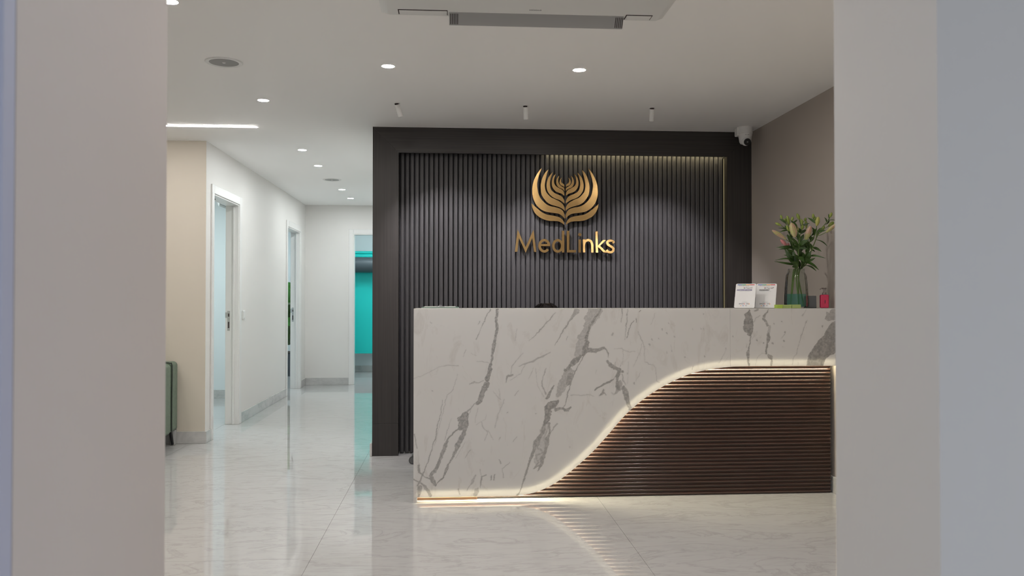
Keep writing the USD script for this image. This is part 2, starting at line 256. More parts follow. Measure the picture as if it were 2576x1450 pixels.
# ---------------------------------------------------------------- traced shapes (millimetres)
VEINS=[(0.95,[(270,1146,np.float64(14.8)),(264,1086,np.float64(15.5)),(269,1036,np.float64(18.3)),(258,969,np.float64(12.7)),(247,928,np.float64(25.3)),(243,878,np.float64(14.1)),(233,828,np.float64(11.3)),(225,778,np.float64(23.9)),(209,724,np.float64(26.7))]),(0.9,[(206,695,np.float64(36.6)),(179,637,np.float64(30.9)),(167,604,np.float64(28.1)),(150,580,np.float64(21.1))]),(0.6,[(138,584,np.float64(5.6)),(104,547,np.float64(8.4)),(84,522,np.float64(9.8))]),(0.9,[(81,514,np.float64(42.2)),(67,481,np.float64(67.5)),(51,436,np.float64(30.9))]),(0.85,[(40,432,np.float64(5.6)),(5,407,np.float64(10.5)),(-21,375,np.float64(8.4)),(-38,334,np.float64(23.2)),(-56,284,np.float64(19.7)),(-77,227,np.float64(18.3)),(-102,182,np.float64(23.2)),(-126,158,np.float64(15.5)),(-110,124,np.float64(27.4)),(-95,103,np.float64(14.1))]),(0.85,[(88,456,np.float64(18.3)),(67,398,np.float64(27.4)),(34,333,np.float64(25.3)),(12,283,np.float64(14.1)),(-11,242,np.float64(9.8)),(-34,193,np.float64(14.1)),(-48,148,np.float64(8.4)),(-85,112,np.float64(7.0))]),(0.75,[(-55,602,np.float64(2.1)),(-65,532,np.float64(3.5)),(-81,466,np.float64(4.2)),(-94,392,np.float64(6.3)),(-118,310,np.float64(4.9)),(-159,195,np.float64(5.6)),(-199,101,np.float64(9.5))]),(0.45,[(34,755,np.float64(2.1)),(5,664,np.float64(3.5)),(-28,631,np.float64(3.5)),(-53,532,np.float64(3.2)),(-81,417,np.float64(2.8)),(-102,334,np.float64(2.8))]),(0.5,[(-3,490,np.float64(2.1)),(-28,424,np.float64(4.2)),(-40,367,np.float64(2.8))]),(0.8,[(-196,216,np.float64(11.3)),(-190,175,np.float64(8.4)),(-159,154,np.float64(5.6)),(-118,137,np.float64(5.6))]),(0.75,[(-225,140,np.float64(8.4)),(-192,121,np.float64(5.6)),(-159,96,np.float64(18.3)),(-126,42,np.float64(18.3))]),(0.75,[(-188,89,np.float64(25.3)),(-195,39,np.float64(15.5))]),(0.6,[(-220,406,np.float64(8.4)),(-214,360,np.float64(6.3)),(-205,319,np.float64(4.2))]),(0.35,[(-200,303,np.float64(2.1)),(-192,237,np.float64(3.5)),(-194,212,np.float64(8.4))]),(0.7,[(227,1142,np.float64(7.0)),(205,1102,np.float64(6.3)),(179,1044,np.float64(3.5)),(161,995,np.float64(3.5)),(144,963,np.float64(5.6))]),(0.5,[(166,1069,np.float64(8.4)),(154,1053,np.float64(3.5))]),(0.4,[(83,899,np.float64(5.3)),(63,862,np.float64(2.8))]),(0.4,[(113,878,np.float64(2.1)),(142,866,np.float64(3.5))]),(0.45,[(-224,730,np.float64(2.1)),(-144,764,np.float64(3.2)),(-69,806,np.float64(2.8)),(-20,811,np.float64(3.5)),(38,808,np.float64(5.6))]),(0.5,[(104,696,np.float64(4.2)),(129,711,np.float64(12.7)),(158,706,np.float64(6.3)),(187,716,np.float64(4.2))]),(0.35,[(146,833,np.float64(2.8)),(187,828,np.float64(6.3)),(221,823,np.float64(4.2))]),(0.6,[(623,1122,np.float64(3.5)),(597,1098,np.float64(4.2)),(555,1052,np.float64(6.3)),(526,1012,np.float64(7.0)),(488,979,np.float64(3.5)),(463,952,np.float64(2.1))]),(0.7,[(720,1087,np.float64(6.3)),(694,1060,np.float64(7.4)),(665,1014,np.float64(6.3)),(639,966,np.float64(5.3)),(614,926,np.float64(2.1))]),(0.4,[(387,1023,np.float64(3.2)),(379,952,np.float64(2.8))]),(0.5,[(587,883,np.float64(5.6)),(521,850,np.float64(9.5)),(471,825,np.float64(10.5)),(396,802,np.float64(3.5))]),(0.5,[(421,881,np.float64(2.1)),(358,802,np.float64(4.2)),(350,753,np.float64(2.8))]),(0.7,[(362,751,np.float64(8.4)),(329,740,np.float64(9.8)),(321,707,np.float64(7.0))]),(0.4,[(438,819,np.float64(3.5)),(413,760,np.float64(3.5)),(379,740,np.float64(3.5)),(346,719,np.float64(3.5))]),(0.6,[(559,785,np.float64(5.3)),(542,735,np.float64(4.2)),(537,685,np.float64(6.3)),(559,634,np.float64(7.4))]),(0.35,[(488,793,np.float64(2.8)),(459,727,np.float64(3.5))]),(0.35,[(500,785,np.float64(3.2)),(509,685,np.float64(2.8)),(547,618,np.float64(3.5))]),(0.55,[(396,656,np.float64(4.2)),(375,628,np.float64(3.5))]),(0.35,[(279,670,np.float64(2.8)),(287,603,np.float64(5.3)),(246,654,np.float64(2.8))]),(0.6,[(329,524,np.float64(4.2)),(332,527,np.float64(6.3))]),(0.5,[(175,472,np.float64(3.5)),(187,438,np.float64(4.2)),(212,413,np.float64(4.2)),(192,364,np.float64(3.5))]),(0.4,[(212,422,np.float64(4.2)),(246,367,np.float64(2.8))]),(0.4,[(287,379,np.float64(5.3)),(279,363,np.float64(3.5))]),(0.35,[(154,555,np.float64(4.2)),(138,472,np.float64(2.8))]),(0.35,[(113,572,np.float64(2.8)),(96,481,np.float64(5.3))]),(0.35,[(146,455,np.float64(2.1)),(200,488,np.float64(2.1)),(204,521,np.float64(2.1))]),(0.5,[(111,309,np.float64(5.3)),(80,262,np.float64(2.8))]),(0.4,[(387,382,np.float64(5.3)),(362,353,np.float64(4.2))]),(0.3,[(312,603,np.float64(6.3)),(279,529,np.float64(5.6)),(254,438,np.float64(7.0))]),(0.55,[(279,247,np.float64(5.6)),(291,226,np.float64(8.4))]),(0.5,[(346,229,np.float64(4.2)),(300,193,np.float64(4.2)),(304,139,np.float64(4.2))]),(0.7,[(204,158,np.float64(5.3)),(179,149,np.float64(10.5)),(175,116,np.float64(8.4)),(167,83,np.float64(3.5))]),(0.75,[(236,152,np.float64(8.4)),(231,127,np.float64(7.0))]),(0.75,[(256,160,np.float64(4.2)),(248,127,np.float64(7.4))]),(0.5,[(138,158,np.float64(9.8)),(125,125,np.float64(16.9)),(105,92,np.float64(5.6)),(88,68,np.float64(6.3))]),(0.55,[(39,77,np.float64(7.0)),(49,48,np.float64(7.0))]),(0.6,[(146,67,np.float64(27.4)),(138,38,np.float64(21.1))]),(0.35,[(167,190,np.float64(5.6)),(175,157,np.float64(4.2))]),(0.3,[(80,357,np.float64(3.5)),(22,258,np.float64(3.5))]),(0.5,[(-115,661,np.float64(8.4)),(-112,658,np.float64(5.6))]),(0.5,[(500,518,np.float64(8.4)),(503,517,np.float64(5.6))]),(0.4,[(-126,1066,np.float64(3.5)),(-123,1062,np.float64(5.3))]),(0.55,[(698,763,np.float64(63.3)),(673,717,np.float64(49.2)),(652,667,np.float64(49.2)),(639,630,np.float64(28.1))]),(0.75,[(715,750,np.float64(14.1)),(707,692,np.float64(5.6)),(694,633,np.float64(5.6)),(673,567,np.float64(4.2)),(656,546,np.float64(4.2))]),(0.85,[(607,684,np.float64(8.4)),(589,651,np.float64(15.5)),(568,609,np.float64(16.9))]),(0.95,[(631,590,np.float64(21.1)),(597,567,np.float64(49.2)),(568,555,np.float64(35.2)),(572,518,np.float64(38.0)),(567,484,np.float64(35.9)),(555,455,np.float64(21.1))]),(0.85,[(618,542,np.float64(21.1)),(656,548,np.float64(8.4)),(677,537,np.float64(11.3)),(711,550,np.float64(12.7))]),(0.8,[(551,443,np.float64(21.1)),(538,401,np.float64(21.1)),(521,376,np.float64(23.2)),(500,352,np.float64(27.4)),(488,302,np.float64(18.3)),(471,252,np.float64(15.5)),(456,215,np.float64(9.8)),(444,170,np.float64(10.5)),(417,83,np.float64(6.3)),(387,33,np.float64(7.4))]),(0.8,[(580,459,np.float64(14.1)),(583,401,np.float64(9.8)),(567,359,np.float64(25.3)),(559,301,np.float64(15.5)),(542,260,np.float64(23.2)),(530,210,np.float64(16.9)),(513,177,np.float64(4.2))]),(0.65,[(530,385,np.float64(8.4)),(509,318,np.float64(11.3)),(542,289,np.float64(12.7)),(500,269,np.float64(12.7)),(517,227,np.float64(9.8)),(488,194,np.float64(9.8)),(525,210,np.float64(10.5))]),(0.5,[(572,434,np.float64(8.4)),(546,360,np.float64(10.5)),(567,318,np.float64(10.5)),(521,243,np.float64(12.7))]),(0.35,[(559,451,np.float64(35.2)),(534,351,np.float64(56.3)),(513,227,np.float64(42.2))]),(0.55,[(626,454,np.float64(9.5)),(605,430,np.float64(6.3)),(588,401,np.float64(3.2))]),(0.6,[(703,318,np.float64(3.5)),(704,316,np.float64(5.3))]),(0.4,[(694,976,np.float64(6.3)),(686,955,np.float64(4.2))]),(0.5,[(860,1143,np.float64(90.0)),(831,1081,np.float64(66.0)),(805,1023,np.float64(40.0)),(785,971,np.float64(54.0)),(768,914,np.float64(48.0)),(751,871,np.float64(36.0))]),(0.95,[(892,1138,np.float64(9.6)),(865,1100,np.float64(14.4)),(841,1061,np.float64(14.4)),(821,1028,np.float64(13.2)),(809,985,np.float64(15.6)),(801,952,np.float64(18.0))]),(0.95,[(809,937,np.float64(27.6)),(798,899,np.float64(37.2)),(783,866,np.float64(20.0))]),(0.85,[(800,885,np.float64(5.6)),(780,842,np.float64(4.8)),(754,800,np.float64(3.2)),(732,757,np.float64(6.0)),(718,719,np.float64(4.8)),(701,671,np.float64(3.2)),(689,624,np.float64(3.2)),(677,577,np.float64(3.2))]),(0.9,[(768,857,np.float64(24.0)),(739,833,np.float64(36.0)),(711,805,np.float64(24.0)),(677,774,np.float64(16.0))]),(0.6,[(749,1133,np.float64(36.0)),(725,1100,np.float64(18.0)),(701,1071,np.float64(8.4)),(677,1028,np.float64(6.0))]),(0.8,[(706,747,np.float64(24.0)),(698,705,np.float64(36.0))]),(0.5,[(682,752,np.float64(20.0)),(677,705,np.float64(16.0))]),(0.8,[(816,899,np.float64(24.0)),(857,891,np.float64(26.4)),(889,899,np.float64(16.0)),(913,908,np.float64(13.6)),(930,896,np.float64(7.2)),(938,875,np.float64(8.8)),(936,851,np.float64(2.4))]),(0.85,[(930,830,np.float64(14.4)),(947,808,np.float64(19.2)),(976,789,np.float64(20.0)),(1000,779,np.float64(20.0))]),(0.9,[(1005,774,np.float64(24.0)),(995,746,np.float64(24.0)),(990,717,np.float64(16.0)),(992,684,np.float64(24.0)),(1000,655,np.float64(16.0))]),(0.85,[(1020,765,np.float64(15.2)),(1023,766,np.float64(15.2))]),(0.5,[(1019,750,np.float64(5.6)),(1026,717,np.float64(7.2)),(1046,683,np.float64(4.0))]),(0.6,[(1009,703,np.float64(24.0)),(1004,664,np.float64(30.0)),(980,634,np.float64(12.0))]),(0.85,[(1029,674,np.float64(16.0)),(1043,640,np.float64(31.2)),(1050,602,np.float64(30.0)),(1065,559,np.float64(23.2)),(1072,535,np.float64(20.0))]),(0.85,[(857,658,np.float64(12.0)),(884,675,np.float64(10.4)),(913,691,np.float64(11.2)),(951,708,np.float64(10.8)),(971,724,np.float64(3.2)),(983,741,np.float64(2.4))]),(0.8,[(908,656,np.float64(8.0)),(903,639,np.float64(14.4)),(884,622,np.float64(4.8))]),(0.75,[(908,639,np.float64(8.0)),(925,626,np.float64(4.0))]),(0.35,[(850,619,np.float64(4.8)),(816,632,np.float64(7.2)),(768,623,np.float64(5.6)),(710,629,np.float64(6.0))]),(0.3,[(956,641,np.float64(5.6)),(970,631,np.float64(12.0))]),(0.85,[(672,536,np.float64(16.0)),(691,536,np.float64(18.0)),(713,552,np.float64(6.4))]),(0.75,[(1022,1140,np.float64(7.2)),(1022,1099,np.float64(2.8)),(1014,1063,np.float64(3.2))]),(0.7,[(1054,1142,np.float64(3.2)),(1051,1085,np.float64(4.2)),(1049,1047,np.float64(5.6)),(1044,1004,np.float64(3.2)),(1039,958,np.float64(2.4))]),(1,[(1092,1070,np.float64(3.6)),(1074,1049,np.float64(3.6)),(1061,1018,np.float64(3.6)),(1056,989,np.float64(3.2)),(1049,968,np.float64(2.8))]),(1,[(1108,1082,np.float64(6.0)),(1110,1060,np.float64(5.4))]),(0.9,[(1134,1133,np.float64(5.6)),(1129,1126,np.float64(4.8))]),(0.5,[(1121,1006,np.float64(2.4)),(1129,982,np.float64(3.6)),(1138,958,np.float64(4.8)),(1154,931,np.float64(4.2)),(1157,893,np.float64(2.8)),(1159,859,np.float64(2.8)),(1157,826,np.float64(2.8)),(1184,809,np.float64(3.6)),(1209,804,np.float64(2.8)),(1227,785,np.float64(2.0)),(1232,730,np.float64(1.6)),(1235,706,np.float64(3.6)),(1250,701,np.float64(4.0))]),(0.4,[(1143,936,np.float64(3.0)),(1128,879,np.float64(3.0)),(1102,821,np.float64(3.2)),(1088,795,np.float64(1.6))]),(0.4,[(1027,894,np.float64(2.4)),(1029,855,np.float64(2.0)),(1025,808,np.float64(2.0))]),(0.35,[(1058,826,np.float64(2.0)),(1060,764,np.float64(3.6)),(1053,688,np.float64(2.4))]),(0.45,[(971,903,np.float64(2.0)),(1015,906,np.float64(4.0)),(1027,898,np.float64(3.2)),(1068,886,np.float64(2.8)),(1102,885,np.float64(2.4))]),(0.45,[(1019,817,np.float64(3.6)),(1005,784,np.float64(3.2))]),(0.6,[(1051,755,np.float64(4.8)),(1053,750,np.float64(4.8))]),(0.5,[(980,827,np.float64(3.0)),(980,798,np.float64(3.0))]),(0.45,[(964,999,np.float64(9.6)),(962,987,np.float64(10.8))]),(0.5,[(1202,960,np.float64(6.4)),(1204,955,np.float64(6.4))]),(0.5,[(1189,931,np.float64(10.8)),(1192,925,np.float64(7.2))]),(0.5,[(1294,999,np.float64(7.2)),(1297,993,np.float64(4.8))]),(0.5,[(1304,1059,np.float64(6.6)),(1307,1053,np.float64(4.4))]),(0.5,[(1292,883,np.float64(4.4)),(1294,878,np.float64(6.6))]),(0.5,[(1407,854,np.float64(6.6)),(1410,848,np.float64(4.4))]),(0.5,[(1527,858,np.float64(5.2)),(1529,852,np.float64(7.8))]),(0.5,[(1523,1114,np.float64(4.0)),(1525,1108,np.float64(4.0))]),(0.5,[(1094,698,np.float64(10.8)),(1097,692,np.float64(7.2))]),(0.5,[(1265,1020,np.float64(8.4)),(1268,1014,np.float64(5.6))]),(0.5,[(1326,895,np.float64(3.2)),(1328,889,np.float64(4.8))]),(0.5,[(1245,965,np.float64(6.0)),(1248,959,np.float64(4.0))]),(0.5,[(1454,1025,np.float64(3.6)),(1456,1019,np.float64(3.6))]),(0.5,[(1503,1027,np.float64(3.2)),(1505,1021,np.float64(4.8))]),(0.5,[(1520,1029,np.float64(3.2)),(1522,1023,np.float64(4.8))]),(0.5,[(1702,978,np.float64(3.2)),(1704,972,np.float64(4.8))]),(0.5,[(1661,903,np.float64(5.4)),(1664,898,np.float64(3.6))]),(0.5,[(1341,977,np.float64(4.0)),(1343,971,np.float64(6.0))]),(0.5,[(1476,1155,np.float64(3.2)),(1478,1149,np.float64(4.8))]),(0.4,[(1224,1116,np.float64(2.0)),(1207,1075,np.float64(2.4)),(1195,1051,np.float64(1.6))]),(0.4,[(1319,926,np.float64(2.4)),(1331,887,np.float64(2.4))]),(0.45,[(1301,700,np.float64(4.8)),(1306,696,np.float64(5.6))]),(0.4,[(1455,795,np.float64(6.0)),(1450,776,np.float64(6.0))]),(0.35,[(1660,896,np.float64(2.0)),(1650,867,np.float64(2.8)),(1615,819,np.float64(4.8))]),(0.4,[(1135,759,np.float64(3.6)),(1106,707,np.float64(2.4))]),(0.3,[(864,780,np.float64(3.6)),(859,751,np.float64(2.4))]),(0.85,[(1815,977,np.float64(4.9)),(1808,934,np.float64(6.6)),(1799,894,np.float64(8.6)),(1796,870,np.float64(21.2)),(1800,841,np.float64(13.2)),(1802,796,np.float64(10.2))]),(0.8,[(1926,1138,np.float64(7.3)),(1914,1116,np.float64(10.2)),(1900,1097,np.float64(17.9))]),(0.75,[(1897,1082,np.float64(16.5)),(1911,1062,np.float64(12.4)),(1920,1041,np.float64(13.2))]),(0.4,[(1933,1035,np.float64(15.4)),(1926,1001,np.float64(15.4))]),(0.9,[(1924,987,np.float64(17.2)),(1926,958,np.float64(21.2)),(1920,931,np.float64(9.7)),(1912,904,np.float64(11.5)),(1909,871,np.float64(10.2))]),(0.85,[(1922,863,np.float64(11.3)),(1940,848,np.float64(21.8)),(1947,829,np.float64(7.9)),(1943,793,np.float64(13.2))]),(0.65,[(1874,1102,np.float64(2.6)),(1851,1086,np.float64(3.1)),(1831,1060,np.float64(3.3))]),(0.7,[(1854,1137,np.float64(11.0)),(1840,1133,np.float64(8.8)),(1860,1140,np.float64(9.9))]),(0.4,[(2159,1139,np.float64(3.1)),(2153,1118,np.float64(3.3)),(2139,1099,np.float64(8.6))]),(0.6,[(2168,1070,np.float64(4.6)),(2156,1040,np.float64(3.5)),(2144,1011,np.float64(5.3)),(2130,979,np.float64(5.0)),(2125,952,np.float64(3.3)),(2114,920,np.float64(2.2)),(2097,866,np.float64(3.1)),(2082,845,np.float64(2.6)),(2073,802,np.float64(3.3))]),(0.35,[(1902,871,np.float64(1.8)),(1883,875,np.float64(1.8)),(1863,854,np.float64(4.0)),(1850,833,np.float64(2.6)),(1841,793,np.float64(3.3))]),(0.35,[(2113,818,np.float64(2.6)),(2105,794,np.float64(1.8))]),(0.45,[(1837,979,np.float64(2.6)),(1823,958,np.float64(1.8))]),(0.6,[(2010,1064,np.float64(5.3)),(2011,1062,np.float64(5.3))]),(0.6,[(2027,1001,np.float64(11.3)),(2028,999,np.float64(11.3))]),(0.6,[(1951,932,np.float64(14.6)),(1953,930,np.float64(9.7))]),(0.6,[(1853,951,np.float64(7.1)),(1854,949,np.float64(7.1))]),(0.6,[(1895,936,np.float64(8.6)),(1896,934,np.float64(8.6))]),(0.6,[(1960,1054,np.float64(5.3)),(1961,1052,np.float64(5.3))]),(0.6,[(2020,948,np.float64(9.9)),(2021,946,np.float64(9.9))]),(0.6,[(1703,977,np.float64(3.1)),(1704,975,np.float64(3.1))]),(0.6,[(1856,1002,np.float64(3.5)),(1857,1000,np.float64(3.5))]),(0.6,[(2016,910,np.float64(2.6)),(2017,908,np.float64(2.6))]),(0.6,[(2263,1036,np.float64(9.9)),(2265,1034,np.float64(6.6))]),(0.4,[(2027,990,np.float64(4.6)),(2004,963,np.float64(2.2))]),(0.4,[(1789,929,np.float64(2.2)),(1787,908,np.float64(4.6))])]
BLOBS=[(0.95,[(1806,1143),(1791,1124),(1778,1113),(1777,1073),(1772,1054),(1768,1022),(1779,1001),(1790,998),(1793,988),(1815,976),(1818,990),(1826,1004),(1831,1038),(1827,1094),(1815,1121)]),(0.95,[(2375,1077),(2355,1071),(2322,1061),(2311,1045),(2291,1021),(2274,981),(2241,951),(2216,922),(2196,884),(2174,863),(2171,839),(2161,793),(2268,792),(2279,833),(2312,852),(2337,868),(2354,886),(2374,905)]),(0.7,[(2286,1126),(2289,1107),(2280,1083),(2300,1069),(2327,1077),(2355,1072),(2375,1072),(2375,1142),(2328,1141),(2308,1118)])]
LEAVES=[(16,[(703,2235),(684,2215),(661,2180),(641,2137),(629,2094),(626,2055),(629,2013),(641,1974),(661,1939),(688,1912),(723,1893),(762,1884),(801,1879),(836,1873),(859,1859),(875,1844),(882,1834),(883,1848),(879,1871),(871,1891),(855,1908),(832,1919),(801,1927),(769,1933),(738,1948),(711,1971),(688,2002),(674,2036),(667,2075),(666,2110),(674,2153),(688,2196)]),(14,[(754,2222),(731,2200),(711,2165),(698,2126),(692,2087),(695,2048),(703,2017),(721,1988),(746,1961),(777,1944),(808,1935),(836,1927),(859,1916),(875,1904),(883,1895),(882,1914),(875,1937),(859,1957),(836,1974),(805,1989),(777,2002),(754,2022),(736,2045),(728,2072),(726,2103),(733,2146),(744,2192)]),(11,[(790,2203),(770,2181),(752,2154),(742,2122),(739,2091),(744,2060),(758,2033),(779,2010),(809,1993),(840,1982),(863,1968),(881,1954),(879,1976),(871,1995),(855,2013),(832,2024),(805,2036),(783,2053),(772,2074),(767,2099),(768,2130),(775,2162)]),(9,[(813,2189),(795,2170),(783,2142),(780,2115),(784,2088),(797,2065),(816,2047),(840,2038),(861,2030),(880,2014),(878,2038),(869,2056),(852,2069),(828,2081),(811,2094),(801,2111),(798,2131),(802,2158)]),(8,[(842,2176),(826,2160),(817,2139),(816,2115),(822,2096),(836,2081),(855,2073),(869,2065),(880,2052),(880,2071),(871,2083),(855,2092),(842,2104),(834,2119),(831,2139),(835,2158)]),(6,[(862,2160),(848,2147),(841,2127),(843,2112),(853,2098),(867,2093),(879,2084),(879,2100),(871,2110),(859,2118),(855,2129),(855,2145)]),(10,[(620,1955),(627,1920),(641,1889),(664,1860),(695,1839),(730,1824),(769,1817),(808,1816),(840,1811),(863,1799),(879,1786),(877,1805),(863,1828),(840,1846),(808,1855),(773,1861),(738,1868),(703,1885),(672,1909),(645,1932)])]
AXIS=886
STEMS=[[(2130,5060,1318),(2134,5060,1395),(2122,5060,1503),(2106,5060,1583),(2087,5060,1632),(2077,5060,1678),(2047,5060,1706)],[(2160,5056,1300),(2141,5041,1407),(2138,5020,1522),(2143,5020,1580),(2134,5020,1623),(2115,5020,1647),(2099,5020,1678)],[(2157,5063,1294),(2177,5073,1402),(2185,5090,1505),(2178,5090,1598),(2186,5090,1638),(2175,5090,1702)],[(2146,5061,1300),(2183,5064,1402),(2211,5070,1504),(2227,5070,1553),(2248,5038,1597),(2256,5026,1655),(2244,5045,1702)],[(2139,5059,1294),(2198,5055,1417),(2219,5052,1469),(2228,5035,1508),(2245,5009,1577),(2249,5003,1610),(2276,4960,1658),(2295,4929,1699)]]
BUDS=[(0,(2068,5040,1573),(1976,5040,1630),25.9,0),(1,(2098,4980,1581),(2076,4980,1672),42.7,0),(3,(2180,5015,1566),(2210,5005,1656),35.1,0),(4,(2274,4936,1609),(2312,4874,1658),22.9,0),(0,(2078,5050,1531),(2034,5050,1573),22.9,1),(0,(2093,5060,1534),(2086,5060,1553),12.2,1),(3,(2245,5001,1654),(2252,4991,1711),25.9,2),(0,(2049,5060,1702),(2041,5060,1728),15.2,3),(0,(2098,5070,1665),(2087,5070,1725),21.3,3),(0,(2080,5080,1680),(2076,5080,1709),16.8,3),(1,(2106,5040,1689),(2109,5040,1715),16.8,3),(0,(2041,5050,1659),(2002,5050,1676),16.8,3),(0,(2083,5030,1622),(2066,5030,1661),18.3,3),(2,(2168,5075,1699),(2151,5075,1739),19.8,3),(2,(2186,5075,1666),(2179,5075,1705),18.3,3),(2,(2209,5095,1694),(2219,5095,1714),15.9,3),(2,(2221,5095,1647),(2218,5095,1697),17.7,3),(2,(2174,5055,1635),(2180,5055,1667),21.3,3),(3,(2246,5050,1704),(2246,5052,1736),16.8,3),(3,(2252,5059,1687),(2260,5046,1717),15.2,3),(4,(2298,4933,1700),(2305,4922,1731),16.8,3),(4,(2306,4973,1649),(2326,4940,1675),22.0,3),(4,(2277,5001,1617),(2287,4986,1656),16.8,3),(4,(2257,5016,1596),(2261,5010,1626),13.7,3),(1,(2136,5040,1618),(2133,5040,1658),24.4,0)]
LILY_LEAVES=[(4,(2244,5001,1570),(2279,4927,1525),16.8),(4,(2225,5049,1538),(2267,4982,1495),18.3),(4,(2234,5052,1515),(2252,5040,1496),12.2),(4,(2214,5040,1468),(2268,4927,1451),13.7),(4,(2203,5055,1437),(2244,5018,1458),16.8),(3,(2218,5042,1438),(2243,4968,1382),24.4),(3,(2161,5035,1416),(2225,4963,1374),25.9),(0,(2087,5045,1414),(1987,5030,1436),13.7),(0,(2083,5060,1446),(2005,5060,1445),11.0),(0,(2105,5050,1524),(2003,5040,1522),18.3),(0,(2089,5065,1523),(2032,5070,1513),15.2),(0,(2088,5070,1452),(2067,5080,1479),13.7),(1,(2128,5015,1531),(2046,4990,1594),18.3),(1,(2135,5010,1523),(2060,4980,1562),16.8),(1,(2145,5010,1526),(2190,4977,1568),29.0),(1,(2140,5015,1525),(2186,4990,1511),15.2),(0,(2072,5065,1677),(2036,5070,1703),15.2),(1,(2148,5025,1652),(2084,5010,1690),22.9),(0,(2072,5060,1637),(2026,5060,1644),8.5),(0,(2072,5050,1627),(2023,5040,1617),10.7),(2,(2187,5075,1663),(2233,5072,1678),12.2),(3,(2238,5046,1661),(2216,5065,1712),14.6),(4,(2274,4955,1656),(2287,4916,1690),22.9),(4,(2290,4946,1673),(2319,4897,1679),9.2),(4,(2285,4955,1681),(2278,4966,1704),10.7),(4,(2297,4943,1697),(2298,4952,1725),7.9),(1,(2119,5040,1683),(2140,5040,1697),10.4),(3,(2235,5050,1638),(2251,5026,1633),15.2),(4,(2264,4988,1615),(2284,4955,1624),14.6),(3,(2248,5047,1644),(2240,5076,1597),16.8),(0,(2110,5055,1426),(2086,5050,1487),29.0),(0,(2102,5060,1417),(2065,5060,1518),25.9),(1,(2126,5050,1410),(2112,5060,1524),21.3),(3,(2177,5065,1426),(2184,5065,1497),27.4),(4,(2196,5065,1426),(2217,5075,1517),25.9),(3,(2225,5057,1485),(2221,5055,1540),21.3),(1,(2122,5010,1451),(2155,4980,1430),25.9),(1,(2097,5010,1399),(2113,4980,1422),24.4),(2,(2148,5050,1400),(2166,5025,1415),15.2),(2,(2185,5090,1505),(2214,5105,1568),21.3),(2,(2180,5085,1566),(2204,5095,1611),18.3),(2,(2178,5095,1549),(2164,5115,1612),18.3),(0,(2123,5070,1503),(2105,5080,1584),21.3),(0,(2119,5075,1547),(2093,5090,1610),16.8),(3,(2236,5074,1560),(2260,5063,1599),13.7),(3,(2251,5043,1601),(2250,5062,1648),15.2),(0,(2116,5040,1440),(2086,5020,1470),21.3),(2,(2189,5100,1443),(2184,5125,1507),21.3),(3,(2218,5085,1505),(2214,5105,1568),18.3),(2,(2189,5090,1610),(2227,5105,1640),13.7),(0,(2097,5075,1609),(2116,5090,1647),13.7),(4,(2254,5021,1605),(2273,5008,1644),13.7),(1,(2121,5015,1397),(2076,4990,1432),29.0),(2,(2156,5060,1405),(2125,5045,1453),27.4),(3,(2175,5045,1404),(2144,5025,1467),29.0),(0,(2105,5045,1416),(2074,5030,1452),24.4),(1,(2129,5025,1424),(2104,5010,1482),29.0),(2,(2169,5075,1473),(2147,5075,1535),25.9),(3,(2196,5050,1453),(2206,5035,1508),25.9),(4,(2207,5045,1453),(2217,5026,1501),22.9),(0,(2108,5050,1472),(2069,5040,1514),22.9),(1,(2125,5030,1501),(2096,5020,1543),22.9),(2,(2171,5065,1503),(2148,5055,1564),24.4),(3,(2214,5055,1534),(2188,5045,1582),22.9),(3,(2229,5051,1564),(2212,5055,1608),18.3),(0,(2099,5050,1582),(2111,5040,1630),18.3),(2,(2179,5075,1621),(2157,5075,1652),18.3),(1,(2136,5025,1580),(2111,5010,1610),21.3),(3,(2246,5025,1605),(2231,5040,1650),18.3),(0,(2086,5065,1642),(2070,5070,1660),12.2),(4,(2230,5040,1508),(2215,5055,1558),22.9)]

# ================================================================ the setting
# floor: large polished marble tiles on a grout bed
fl = group_struct('floor', 'pale grey veined polished marble floor of large tiles')
part(fl, 'grout_bed', box(-6, 2.6, -0.6, 14.3, -0.06, -0.002), 'grout', False)
xs = [-5.24 + 1.53 * k for k in range(6)]
xs = [-6.0] + [x for x in xs if x < 2.6] + [2.6]
ys = [-0.6 + 0.0] + [0.778 + 0.79 * k for k in range(17)] + [14.3]
for i in range(len(xs) - 1):
    for j in range(len(ys) - 1):
        part(fl, 'tile', box(xs[i] + 0.0009, xs[i + 1] - 0.0009, ys[j] + 0.0006, ys[j + 1] - 0.0006, -0.012, 0.0), 'floor_marble', False)
struct('ground_outside', box(-9, 9, -14, -0.601, -0.10, -0.001), 'paving', 'grey paving outside the entrance', False)
struct('ceiling', box(-6, 2.6, 1.3, 14.3, CEIL, CEIL + 0.15), 'ceiling_paint', 'plain off-white painted ceiling', False)
struct('wall_right', box(2.372, 2.55, 1.65, 6.62, 0, CEIL), 'greige_paint', 'greige painted right wall beside the counter', False)
struct('wall_back', box(-6, -2.0565, 7.149, 7.27, 0, CEIL), 'beige_paint', 'beige wall behind the green armchair', False)
struct('wall_outer_left', box(-6.12, -6, 1.3, 14.3, 0, CEIL), 'wall_paint', 'off-white outer wall of the waiting area', False)
struct('wall_behind_panel', box(-0.60, 2.55, 6.60, 6.72, 0, CEIL), 'wall_paint', 'wall that carries the slatted panel', False)
struct('wall_corridor_right', box(-0.609, -0.5, 6.72, 11.9, 0, CEIL), 'wall_paint', 'off-white right wall of the corridor', False)
Z = CEIL
